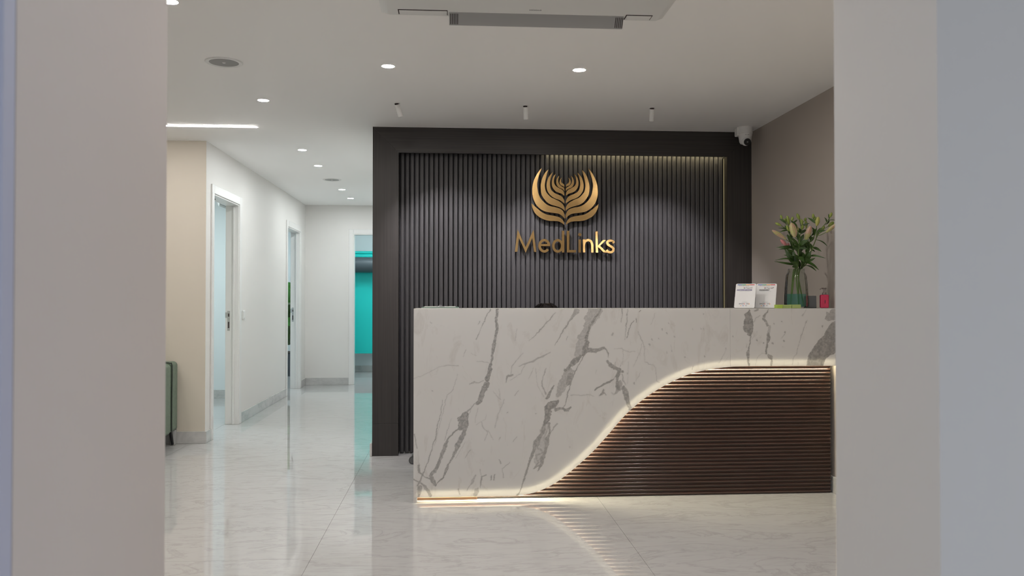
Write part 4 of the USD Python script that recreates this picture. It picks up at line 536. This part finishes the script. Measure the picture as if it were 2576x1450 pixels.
# ---------------------------------------------------------------- things on the counter
T = CT
def payment_stand(name_label, x, lines, loc):
    t = thing('payment_sign_stand', name_label, 'sign stand', loc, -34, 'white payment sign stands')
    w, h, r, lean = 0.126, 0.160, 0.008, -19
    card = sg.box(-w / 2 + r, r, w / 2 - r, h - r).buffer(r)
    part(t, 'card', move(prism(card, -0.002, 0.002), (0, 0, 0.001), rx=lean), 'card_white', False)
    holder = sg.box(-w / 2 - 0.001, 0.004, w / 2 + 0.001, h * 0.42).buffer(0.003)
    part(t, 'holder', move(prism(holder, 0.0022, 0.0050), (0, 0, 0.0025), rx=lean), 'acrylic', False, label='clear plastic holder behind the card')
    part(t, 'rear_foot', move(prism(sg.Polygon([(0, 0), (0.075, 0), (0.070, 0.006), (0.022, 0.075), (0.018, 0.070)]), -0.022, 0.022), (0, 0.004, 0.0002), rz=90), 'acrylic', False)
    def put(name, m, mat, x0, z0): part(t, name, move((m[0] + [x0, -0.0021, z0], m[1]), (0, 0, 0.001), rx=lean), mat, False)
    for k, c in enumerate(('ink_blue', 'ink_green', 'ink_orange', 'ink_red')):
        put('stripe', box(-0.053 + k * 0.0265, -0.053 + (k + 1) * 0.0265, -0.0005, 0, 0.150, 0.1545), c, 0, 0)
    ring = lambda a0, a1, rr, ww: sg.LineString([(rr * math.cos(math.radians(a)), rr * math.sin(math.radians(a))) for a in np.linspace(a0, a1, 12)]).buffer(ww / 2, cap_style=2)
    for a0, a1, c in ((50, 140, 'ink_red'), (140, 200, 'ink_orange'), (200, 310, 'ink_green'), (310, 360, 'ink_blue')): put('logo_arc', prism(ring(a0, a1, 0.0042, 0.0022), -0.0005, 0), c, -0.008, 0.131)
    put('logo_arc', box(0, 0.0052, -0.0005, 0, -0.0011, 0.0011), 'ink_blue', -0.008, 0.131)
    put('lettering', text('Pay', 0.0095), 'ink_grey', 0.001, 0.1265)
    for px, ww in ((-0.042, 0.008), (-0.030, 0.006), (-0.020, 0.009), (-0.009, 0.005), (-0.002, 0.011), (0.011, 0.008)): put('print_line', box(0, ww, -0.0004, 0, 0, 0.0022), 'ink_grey', px, 0.1440)
    for s, hh, mat, px, pz, bold in lines:
        v, ff = text(s, hh, bold=bold); v = v * [0.86, 1, 1]; v[:, 0] += 0.28 * v[:, 2] + 0; v[:, 2] += 0.0006 * np.sin(v[:, 0] * 420); put('handwriting', (v, ff), mat, px, pz)
    put('rule', box(-0.037, 0.030, -0.0004, 0, 0.1095, 0.1102), 'ink_grey', 0, 0)
    put('print_line', box(0, 0.032, -0.0004, 0, 0, 0.0012), 'ink_grey', -0.016, 0.0375)
    put('lettering', text('BHIM', 0.0078, bold=True), 'ink_grey', -0.034, 0.0225)
    put('logo_arrow', prism(sg.Polygon([(0, 0), (0.003, 0), (0.006, 0.004), (0.003, 0.008), (0, 0.008), (0.003, 0.004)]), -0.0005, 0), 'ink_red', -0.004, 0.0222)
    put('lettering', text('UPI', 0.0078, bold=True), 'ink_grey', 0.007, 0.0225)
    put('logo_arrow', prism(sg.Polygon([(0, 0), (0.003, 0), (0.006, 0.004), (0.003, 0.008), (0, 0.008), (0.003, 0.004)]), -0.0005, 0), 'ink_orange', 0.026, 0.0222)
    for px, ww, c in ((-0.026, 0.008, 'ink_orange'), (-0.012, 0.010, 'ink_blue'), (0.005, 0.012, 'ink_grey')): put('small_logo', box(0, ww, -0.0004, 0, 0, 0.0028), c, px, 0.012)
    return t
payment_stand('left white payment sign stand, with purple handwriting under the coloured stripe', 0, [('EASTERN MEDICAL', 0.0086, 'ink_purple', -0.055, 0.1135, True), ('LLP.', 0.0075, 'ink_grey', 0.024, 0.128, False)], (1.812, 5.075, T + 0.0005))
payment_stand('right white payment sign stand, with black handwriting under the coloured stripe', 0, [('PHARMAMED', 0.0082, 'ink_black', -0.044, 0.1135, True), ('LLP', 0.0085, 'ink_black', 0.026, 0.127, True)], (1.944, 5.075, T + 0.0005))
def note_pad(x, y, w, d, h, mat, label, rz):
    t = thing('sticky_note_pad', label, 'sticky notes', (x, y, T + 0.0003), rz, 'green sticky note pads')
    k = 3
    for i in range(k): part(t, 'note_block', box(-w / 2, w / 2, -d / 2, d / 2, h * i / k, h * (i + 1) / k - 0.0006, 0.0004), mat, False)
note_pad(2.001, 5.00, 0.034, 0.05, 0.022, 'note_lime', 'bright lime sticky note pad touching the right payment stand', 0)
note_pad(2.046, 5.00, 0.054, 0.05, 0.022, 'note_green', 'middle one of the three green sticky note pads', 0)
note_pad(2.104, 5.00, 0.056, 0.05, 0.023, 'note_green', 'green sticky note pad right in front of the glass vase', 0)
# vase
VX, VY = 2.150, 5.085
va = thing('glass_vase', 'tall ribbed glass vase half filled with teal tinted water', 'vase', (VX, VY, T + 0.0003))
def ribbed(profile, seg=96, ribs=24, amp=0.0007):
    v, ff = lathe(profile, seg, True); a = np.arctan2(v[:, 1], v[:, 0]); r = np.hypot(v[:, 0], v[:, 1])
    k = np.where(r > 0.04, 1 + amp / np.maximum(r, 1e-6) * np.cos(a * ribs), 1); v[:, 0] *= k; v[:, 1] *= k; return v, ff
outer = [(0.064, 0.0), (0.0715, 0.010), (0.0728, 0.03), (0.0715, 0.08), (0.0680, 0.14), (0.0640, 0.19), (0.0605, 0.207), (0.0525, 0.222), (0.0495, 0.232), (0.0500, 0.246)]
inner = [(r - 0.003, z) for r, z in outer[1:]][::-1]; inner[0] = (0.047, 0.246)
part(va, 'glass', ribbed(outer + inner + [(0.060, 0.008), (0.0001, 0.008), (0.0001, 0.0)]), 'vase_glass', 50)
part(va, 'water', lathe([(0.058, 0.0085), (0.0672, 0.012), (0.0692, 0.03), (0.0679, 0.08), (0.0675, 0.088)], 48), 'vase_water', 50, label='teal tinted water')
# lilies: each stem is a thing with its own leaves and buds
def leaf_mesh(a, b, w, arch=0.0, seed=0, fold=0.25):
    a, b = np.asarray(a, float), np.asarray(b, float); L = np.linalg.norm(b - a); d = (b - a) / L
    r2 = random.Random(seed); n0 = np.array([r2.uniform(-.5, .5), -1.0, r2.uniform(-.2, .6)]); side = np.cross(d, n0); side /= np.linalg.norm(side); nn = np.cross(side, d)
    n = 9; V = []
    for i in range(n):
        t = i / (n - 1); wd = w / 2 * (math.sin(math.pi * (t * 0.94 + 0.06) ** 0.82) ** 0.95) if t < 1 else 0.0004
        c = a + d * L * t + nn * (arch * L * math.sin(math.pi * t)); V += [c - side * wd + nn * fold * wd, c, c + side * wd + nn * fold * wd]
    V = np.array(V); F = []
    for i in range(n - 1):
        for j in range(2): p = i * 3 + j; F += [(p, p + 1, p + 4), (p, p + 4, p + 3)]
    F = np.array(F); Nn = nn * 0.0009; k = len(V); rim = [j * 3 for j in range(n)] + [j * 3 + 2 for j in range(n)][::-1]
    R = [(rim[i], rim[(i + 1) % len(rim)], rim[(i + 1) % len(rim)] + k) for i in range(len(rim))] + [(rim[i], rim[(i + 1) % len(rim)] + k, rim[i] + k) for i in range(len(rim))]
    return np.vstack([V, V - Nn]), np.vstack([F, F[:, ::-1] + k, np.array(R)])
def bud_mesh(a, b, w, kind):
    a, b = np.asarray(a, float), np.asarray(b, float); L = np.linalg.norm(b - a); d = (b - a) / L
    prof = [(0.0, 0.0), (0.30, 0.02), (0.62, 0.12), (0.92, 0.35), (1.0, 0.5), (0.93, 0.66), (0.72, 0.82), (0.40, 0.95), (0.0, 1.0)]
    v, ff = lathe([(r * w / 2, z * L) for r, z in prof], 24); ang = np.arctan2(v[:, 1], v[:, 0]); s = 1 + 0.10 * np.cos(3 * ang); v[:, 0] *= s; v[:, 1] *= s
    x = np.cross([0, 1, 0.1], d); x /= np.linalg.norm(x); y = np.cross(d, x)
    return a + v[:, :1] * x + v[:, 1:2] * y + v[:, 2:] * d, ff
lily_labels = ['lily stem leaning left with a long cream bud and a pink bud', 'lily stem at the front centre with the broadest cream bud', 'lily stem rising highest in the middle of the vase with green buds', 'lily stem right of centre with a striped pink bud and a yellow-green bud', 'lily stem arching right to the wall with a striped bud at its tip']
for k, path in enumerate(STEMS):
    P = np.array(path, float) / 1000; top_in = P[0]
    foot = np.array([VX + 0.045 * math.cos(k * 1.26 + 2.2), VY + 0.035 * math.sin(k * 1.26 + 2.2), T + 0.014])
    P = np.vstack([foot, np.array([VX + (k - 2) * 0.012, VY - 0.012 + 0.006 * k, T + 0.225]), P[1:]])
    base = P[0].copy(); st = thing('lily_stem', lily_labels[k], 'flower', base, 0, None)
    C = curve(P, 8)
    part(st, 'stem', tube(C - base, np.linspace(0.0044, 0.0018, len(C)), 8), 'stem_green', True)
    for i, (s, a, b, w) in enumerate(LILY_LEAVES):
        if s != k: continue
        a, b = np.array(a) / 1000, np.array(b) / 1000
        j = np.argmin(np.linalg.norm(C - a, axis=1)); a2 = a if np.linalg.norm(C[j] - a) > 0.05 else C[j]
        part(st, 'leaf', leaf_mesh(a2 - base, b - base, w / 1000 * (1.0 if i < 30 else 1.2), 0.08 + 0.02 * (i % 5), i), 'leaf_dark', True)
        if np.linalg.norm(C[j] - a2) > 0.002: part(st, 'leaf_stalk', tube([C[j] - base, (C[j] + a2) / 2 - base + [0, 0, -.004], a2 - base], 0.0016, 6), 'stem_green', True)
    for s, a, b, w, kind in BUDS:
        if s != k: continue
        a, b = np.array(a) / 1000, np.array(b) / 1000
        C2 = C[np.abs(C[:, 2] - (a[2] - 0.03)) < 0.5]; sc = np.linalg.norm(C2 - a, axis=1) + np.maximum(0, C2[:, 2] - a[2] + 0.012) * 3; j = np.argmin(sc)
        bp = part(st, 'bud', bud_mesh(a - base, b - base, w / 1000, kind), ('bud_cream', 'bud_pink', 'bud_yellow', 'bud_green')[kind], True, label=('cream bud striped with pink', 'rosy pink bud', 'yellow-green bud', None)[kind])
        if kind == 0:
            d_ = (b - a); L_ = np.linalg.norm(d_); d_ /= L_; x_ = np.cross([0, 1, 0.1], d_); x_ /= np.linalg.norm(x_); y_ = np.cross(d_, x_)
            for off in (-0.35, 0.25):
                rad = np.array([0.80, 0.985, 0.95, 0.74, 0.42]) * w / 2000; tt = (0.25, 0.48, 0.66, 0.82, 0.95); sgn = -1 if y_[1] > 0 else 1
                th = [math.atan2(sgn * math.sqrt(1 - off * off), off)] * 5
                part(bp, 'stripe', tube([a - base + d_ * L_ * t_ + (x_ * math.cos(q_) + y_ * math.sin(q_)) * r_ * (1 + 0.10 * math.cos(3 * q_)) for t_, r_, q_ in zip(tt, rad, th)], [0.0004, 0.0010, 0.0011, 0.0009, 0.0005], 6), 'bud_stripe', True)
        mid = (C2[j] + a) / 2 + [0, 0, -0.004]
        part(st, 'bud_stalk', tube([C2[j] - base, mid - base, a + (b - a) * 0.03 - base], 0.0017, 6), 'stem_green', True)
# black tablet stand, black thing behind the stands, sanitizer
ph = thing('black_desk_stand', 'small black upright stand between the vase and the pink bottle', 'stand', (2.262, 5.135, T + 0.0005), -20)
part(ph, 'plate', move(box(-0.036, 0.036, -0.003, 0.003, 0, 0.078, 0.002), (0, 0, 0.001), rx=-14), 'black', False)
part(ph, 'foot', box(-0.036, 0.036, -0.006, 0.045, 0, 0.004, 0.001), 'black', False)
bw = thing('black_pen_rest', 'low black wedge behind the right payment stand', 'desk accessory', (2.035, 5.20, T + 0.0005))
part(bw, 'wedge', prism(sg.Polygon([(-0.05, 0), (0.035, 0), (0.035, 0.004), (-0.05, 0.034)]), -0.02, 0.02), 'black', False)
sb = thing('sanitizer_bottle', 'pink bottle with a clear pump at the right end of the counter', 'bottle', (2.316, 5.055, T + 0.0004), -12)
part(sb, 'bottle_body', soft(-0.026, 0.026, -0.016, 0.016, 0.0, 0.084, 0.008), 'sanitizer_pink', 40)
part(sb, 'collar', cyl(0.012, 0.0835, 0.097, 24, 0.001), 'clear_plastic', 40)
part(sb, 'pump', join(cyl(0.006, 0.097, 0.118, 16), cyl(0.013, 0.118, 0.126, 20, 0.002), tube([(0, 0, 0.122), (-0.014, 0, 0.124), (-0.026, 0, 0.116)], [0.005, 0.004, 0.003], 8)), 'clear_plastic', 40, label='clear plastic pump')
part(sb, 'logo', move(prism(sg.Polygon(ell(0, 0, 0.0022, 0.012, n=20)), -0.0006, 0), (0.001, -0.0161, 0.040)), 'black', False)
# clipboard
cb = thing('clipboard', 'green clipboard with paper lying on the left end of the counter', 'clipboard', (-0.07, 5.17, T + 0.0005), 0)
part(cb, 'board', move(flat(sg.box(-0.105, -0.15, 0.105, 0.15).buffer(0.006), 0.004, 0.007), (0, 0, 0.0006), rx=0), 'clip_green', False)
part(cb, 'paper', box(-0.098, 0.092, -0.148, 0.13, 0.0076, 0.0105), 'paper', False)
part(cb, 'under_sheet', box(-0.112, 0.112, -0.155, 0.15, 0.0, 0.0044, 0.0005), 'paper', False)
part(cb, 'clip', join(box(-0.026, 0.026, -0.150, -0.120, 0.0106, 0.0135, 0.001), tube(curve([(-0.010, -0.135, 0.013), (-0.006, -0.135, 0.0185), (0.006, -0.135, 0.0185), (0.010, -0.135, 0.013)], 4), 0.0009, 6)), 'steel', 40, label='metal spring clip')

# ================================================================ behind the counter: office chairs and a seated person
def office_chair(label, loc, rz, seat=0.44):
    c = thing('office_chair', label, 'office chair', loc, rz, 'office chairs behind the counter')
    part(c, 'seat', soft(-0.23, 0.23, -0.23, 0.23, seat - 0.07, seat, 0.03), 'chair_mesh', 40)
    part(c, 'backrest', move(soft(-0.21, 0.21, -0.02, 0.02, 0.0, 0.46, 0.018), (0, 0.235, seat + 0.12), rx=-6), 'chair_mesh', 40)
    part(c, 'back_bracket', tube(curve([(0, 0.05, seat - 0.085), (0, 0.22, seat - 0.08), (0, 0.275, seat + 0.05), (0, 0.285, seat + 0.22)], 5), 0.015, 8), 'caster_grey', True)
    part(c, 'column', cyl(0.025, 0.10, seat - 0.068, 20), 'caster_grey', 40)
    for k in range(5):
        a = math.radians(162 + 72 * k); d = np.array([math.cos(a), math.sin(a), 0])
        leg = part(c, 'leg', tube([d * 0.0 + [0, 0, 0.115], d * 0.16 + [0, 0, 0.10], d * 0.29 + [0, 0, 0.078]], [0.024, 0.020, 0.015], 8), 'caster_grey', True)
        o = d * 0.288
        part(leg, 'caster_hood', move(tri(trimesh.creation.icosphere(2, 0.021)), o + [0, 0, 0.064]), 'caster_grey', True)
        for s in (-1, 1):
            w = move(cyl(0.028, -0.008, 0.008, 28, 0.002), (0, 0, 0), rx=90)
            part(leg, 'caster_wheel', move(w, o + [-0.012, s * 0.016, 0.0281]), 'caster_rim' if s < 0 else 'caster_grey', 40)
            part(leg, 'wheel_cap', move(cyl(0.0235, -0.001, 0.001, 24), o + [-0.012, s * 0.016 + s * 0.0085, 0.0281], rx=0) if False else move(move(cyl(0.0235, -0.001, 0.001, 24), rx=90), o + [-0.012, s * 0.0245, 0.0281]), 'caster_grey', 40)
    return c
office_chair('empty dark office chair whose caster shows past the left end of the counter', (0.002, 6.06, 0), 0)
office_chair('dark office chair under the seated person', (0.650, 5.96, 0), 0)

def bones(segs, grow=0.0, cell=0.022, rounds=10):
    m = m3.Manifold()
    for a, ra, b, rb in segs:
        s0 = np.array(trimesh.creation.icosphere(2, ra + grow).vertices) + a; s1 = np.array(trimesh.creation.icosphere(2, rb + grow).vertices) + b
        m = m + m3.Manifold.hull_points(np.vstack([s0, s1]))
    m = m.refine_to_length(cell); v, ff = tri(m); t = trimesh.Trimesh(v, ff); trimesh.smoothing.filter_taubin(t, iterations=rounds); return np.array(t.vertices), np.array(t.faces)
pe = thing('person', 'person seated behind the counter, only the top of their dark hair showing', 'person', (0.650, 5.80, 0))
V3 = lambda *a: np.array(a, float)
hip, chest, nk, hd = V3(0, 0.06, 0.53), V3(0, 0.02, 0.80), V3(0, -0.02, 0.93), V3(0, -0.06, 1.045)
J = {}
torso = [(hip, .13, V3(0, .05, .66), .115), (V3(0, .05, .66), .115, chest, .12), (V3(-.10, .02, .84), .07, V3(.10, .02, .84), .07), (chest, .11, nk, .055)]
skin = [(nk - [0, 0, .03], .052, nk + [0, -.01, .05], .05), (hd + [0, .02, .03], .086, hd + [0, -.015, .02], .083), (hd + [0, -.02, .0], .075, hd + [0, -.045, -.065], .042), (hd + [0, -.09, -.005], .009, hd + [0, -.105, -.03], .012), (hd + [-.078, .01, -.01], .014, hd + [-.082, .012, .015], .016), (hd + [.078, .01, -.01], .014, hd + [.082, .012, .015], .016)]
sleeves, trous, shoes = [], [], []
for s in (-1, 1):
    sh, el, wr = V3(s * .175, .02, .84), V3(s * .22, -.10, .60), V3(s * .13, -.24, .762 + .03)
    el[2] = .66
    sleeves += [(sh, .058, el, .044), (el, .044, wr * .6 + el * .4, .036)]
    skin += [(el, .036, wr, .024), (wr, .024, wr + V3(-s * .01, -.05, -.004), .026), (wr + V3(-s * .02, -.04, 0), .022, wr + V3(s * .012, -.06, -.003), .02)]
    for q in range(4):
        b0 = wr + V3(-s * .028 + s * q * .018, -.075, -.004); L = (.036, .042, .039, .031)[q] * (1 if s > 0 else 1)
        skin += [(wr + V3(-s * .012 + s * q * .009, -.04, 0), .009, b0, .0088), (b0, .0086, b0 + V3(0, -L, -.004), .0078), (b0 + V3(0, -L, -.004), .0078, b0 + V3(0, -L * 1.5, -.016), .0068)]
    skin += [(wr + V3(-s * .02, -.02, 0), .011, wr + V3(-s * .05, -.05, -.004), .0098), (wr + V3(-s * .05, -.05, -.004), .0095, wr + V3(-s * .055, -.082, -.008), .008)]
    kn, an = V3(s * .11, -.36, .50), V3(s * .11, -.30, .09)
    trous += [(V3(s * .08, .05, .52), .10, kn, .066), (kn, .062, an, .045)]
    shoes += [(an + [0, .02, -.05], .036, an + [0, -.13, -.058], .031)]
part(pe, 'body', bones(skin + [(chest, .09, nk, .05)], 0, .012, 6), 'skin', True)
part(pe, 'shirt', bones(torso + sleeves, 0.006, .03), 'shirt', True)
part(pe, 'trousers', bones([(V3(-.05, .06, .53), .12, V3(.05, .06, .53), .12)] + trous, 0.004, .03), 'trousers', True)
part(pe, 'shoes', bones(shoes, 0, .02, 4), 'black', True)
hv, hf = tri(trimesh.creation.icosphere(4, 1.0)); ang = np.arctan2(hv[:, 0], hv[:, 1])
hv = hv * [.100, .112, .102]; hv *= (1 + 0.012 * np.cos(ang * 31 + 90 * meshkit.fbm(hv * 14, 2, 6)) + 0.10 * (meshkit.fbm(hv * 26, 3, 2) - .5))[:, None]
hm = m3.Manifold(m3.Mesh(np.array(hv + hd + [0, .018, .028], np.float32), np.array(hf, np.uint32))) - m3.Manifold.cube((.3, .2, .2), True).translate((0, float(hd[1]) - .145, float(hd[2]) - .06)) - m3.Manifold.cube((.4, .4, .2), True).translate((0, 0, float(hd[2]) - .16))
part(pe, 'hair', tri(hm), 'hair', 40, label='short dark hair')
for s in (-1, 1):
    part(pe, 'eye', move(tri(trimesh.creation.icosphere(2, 0.012)), hd + [s * .031, -.088, .008]), 'card_white', True)
    part(pe, 'eyebrow', tube([hd + [s * .016, -.099, .03], hd + [s * .032, -.098, .034], hd + [s * .048, -.088, .029]], .003, 6), 'hair', True)
part(pe, 'mouth', tube([hd + [-.022, -.084, -.058], hd + [0, -.090, -.057], hd + [.022, -.084, -.058]], .004, 6), 'bud_pink', True)
hs = np.random.default_rng(4)
strand = []
for k in range(90):
    a = hs.uniform(-2.6, 2.6); b = hs.uniform(.2, 1.3); c = hd + [0, .018, .028]
    dirs = [np.array([math.sin(a) * math.sin(b + e), math.cos(a) * math.sin(b + e), math.cos(b + e)]) * [.103, .115, .106] for e in (0, .2, .4)]
    strand.append(tube([c + d * (1 + .02 * i) for i, d in enumerate(dirs)], [.0022, .0024, .001], 5))
part(pe, 'loose_hair', join(*strand), 'hair', True, kind='stuff')

# ================================================================ armchair by the beige wall
ar = thing('armchair', 'green upholstered armchair with black piping by the beige wall', 'armchair', (-2.63, 6.75, 0))
part(ar, 'backrest', soft(-0.365, 0.365, 0.205, 0.375, 0.115, 0.690, 0.035), 'green_fabric', 40)
for s in (-1, 1): part(ar, 'arm', soft(*(sorted((s * 0.365, s * 0.24))), -0.38, 0.205, 0.105, 0.680, 0.035), 'green_fabric', 40)
part(ar, 'seat_base', soft(-0.24, 0.24, -0.36, 0.205, 0.12, 0.30, 0.02), 'green_fabric', 40)
part(ar, 'seat_cushion', soft(-0.238, 0.238, -0.37, 0.200, 0.30, 0.44, 0.045), 'green_fabric', 40)
for x in (0.366, -0.366):
    part(ar, 'piping', tube(curve([(x, 0.205, 0.13), (x, 0.205, 0.4), (x, 0.205, 0.655), (x * 0.95, 0.205, 0.684), (x * 0.75, 0.205, 0.688)], 6), 0.0042, 6), 'piping', True)
    part(ar, 'piping', tube([(x, -0.02, 0.115), (x, -0.02, 0.4), (x, -0.02, 0.65)], 0.0035, 6), 'brown_wood', True)
for x in (-0.32, 0.335):
    for y in (-0.33, 0.335):
        f_ = part(ar, 'foot', lathe([(0.020, 0.0), (0.024, 0.004), (0.030, 0.125)], 20), 'plastic_grey', 40)
        UsdGeom.Xformable(f_).AddTranslateOp().Set(Gf.Vec3d(x, y, 0))
        part(ar, 'foot_bracket', move(tube(curve([(0, -0.055, 0.12), (0, -0.035, 0.07), (0.004, -0.022, 0.008)], 5), 0.012, 6), (x, y, 0)), 'black', True)

# switch plate
sw = thing('light_switch', 'white rocker switch plate beside the first doorway', 'light switch', (-2.055, 8.405, 1.05))
part(sw, 'plate', box(0.0, 0.010, -0.043, 0.043, -0.043, 0.043, 0.003), 'plastic_white', False)
part(sw, 'rocker', box(0.0098, 0.0145, -0.026, 0.026, -0.030, 0.030, 0.002), 'trim_white', False)

# ================================================================ side rooms
def room_lamp(label, loc, sx, sy, group='added square ceiling panels of the side rooms'):  # panel added out of view to supply the cool room light
    t = thing('ceiling_panel_light', label, 'ceiling light', loc, 0, group)
    part(t, 'frame', box(-sx / 2 - .02, sx / 2 + .02, -sy / 2 - .02, sy / 2 + .02, -0.004, 0), 'plastic_white', False)
    part(t, 'diffuser', box(-sx / 2, sx / 2, -sy / 2, sy / 2, -0.008, -0.004), 'lamp_room', False)
room_lamp('added unseen ceiling panel light of the nearer side room', (-3.2, 8.9, CEIL), 0.9, 0.9)
room_lamp('added unseen ceiling panel light of the second side room', (-3.2, 12.3, CEIL), 0.9, 0.9)
room_lamp('added unseen ceiling panel light of the end room', (-0.9, 12.7, CEIL), 1.1, 0.6)
au = thing('wall_unit', 'slim white unit with a curved lower edge high in the nearer side room', 'air conditioner', (-2.70, 10.40, 2.29))
prof_ = [(0, 0.10), (0, 0.235), (-0.02, 0.235), (-0.028, 0.22), (-0.028, 0.03), (-0.02, 0.008), (-0.008, 0.0)]
v, ff = prism(sg.Polygon([(a, b) for a, b in prof_]), -0.46, 0); part(au, 'cover', (v, ff), 'plastic_white', 40)
part(au, 'air_slot', box(-0.004, 0.0006, -0.45, -0.03, 0.020, 0.026), 'plastic_grey', False)
fg = thing('potted_fig', 'potted plant with big glossy green leaves inside the second side room', 'potted plant', (-2.50, 13.42, 0))
part(fg, 'pot', tri(m3.Manifold.hull_points(np.array([(sx * r, sy * r, z) for r, z in ((0.15, 0), (0.165, 0.36)) for sx in (-1, 1) for sy in (-1, 1)]))), 'pot_grey', False, label='dark grey square planter')
part(fg, 'pot_rim', box(-0.172, 0.172, -0.172, 0.172, 0.355, 0.372, 0.003), 'black', False)
part(fg, 'soil', box(-0.155, 0.155, -0.155, 0.155, 0.368, 0.376), 'soil', False)
part(fg, 'trunk', tube(curve([(0.0, 0, 0.36), (0.03, 0.01, 0.7), (-0.02, 0.0, 1.0), (0.0, 0, 1.35)], 6), np.linspace(0.014, 0.006, 19), 8), 'bark', True)
r3 = random.Random(8)
for k in range(34):
    z = 0.50 + 0.88 * (k / 33) ; a = k * 2.4 + r3.uniform(-.3, .3); L = 0.20 + r3.uniform(0, .06)
    b0 = np.array([0.01, 0, z]); tip = b0 + [math.cos(a) * L, math.sin(a) * L, L * (0.25 + 0.5 * (k / 33)) * r3.uniform(.3, 1.1)]
    part(fg, 'leaf', leaf_mesh(b0 + (tip - b0) * 0.12, tip, L * 0.62, 0.16, 100 + k, 0.12), 'leaf_fig' if k > 24 or k % 3 == 0 else 'leaf_dark', True)
bd = thing('photo_backdrop', 'turquoise paper backdrop hanging in the end room', 'backdrop', (-1.25, 13.72, 0))
sheet = curve([(0.0, 0, 0.335), (0.004, 0, 0.6), (0.010, 0, 1.0), (0.004, 0, 1.5), (0.0, 0, 1.80)], 6)
v = np.vstack([[(-0.74, y, z), (0.74, y, z), (-0.74, y + .003, z), (0.74, y + .003, z)] for y, z in zip(-sheet[:, 0], sheet[:, 2])]); F = []
for i in range(len(sheet) - 1):
    p, q = i * 4, i * 4 + 4; F += [(p, p + 1, q + 1), (p, q + 1, q), (p + 2, q + 3, p + 3), (p + 2, q + 2, q + 3), (p, q, q + 2), (p, q + 2, p + 2), (p + 1, p + 3, q + 3), (p + 1, q + 3, q + 1)]
part(bd, 'sheet', (v, np.array(F)), 'turquoise', 40, label='hanging turquoise sheet')
part(bd, 'paper_roll', move(cyl(0.045, -0.76, 0.76, 28), (0, 0.05, 1.905), ry=90), 'turquoise', 40, label='turquoise roll')
part(bd, 'bottom_bar', box(-0.74, 0.74, -0.004, 0.008, 0.322, 0.336, 0.002), 'turquoise', False)
part(bd, 'head_batten', box(-0.76, 0.76, 0.02, 0.06, 1.950, 1.990, 0.004), 'turquoise', False)
part(bd, 'wall_bracket', box(-0.785, -0.765, 0.0, 0.318, 1.85, 1.98), 'plastic_grey', False)
part(bd, 'wall_bracket', box(0.765, 0.785, 0.0, 0.318, 1.85, 1.98), 'plastic_grey', False)
cr = thing('charcoal_roll', 'thick charcoal roll hung in front of the turquoise backdrop', 'roll', (-1.25, 13.58, 1.757))
part(cr, 'roll', move(cyl(0.125, -0.74, 0.74, 40, 0.004), ry=90), 'charcoal_roll', 40)
part(cr, 'core', move(cyl(0.03, -0.78, 0.78, 24), ry=90), 'plastic_grey', 40)
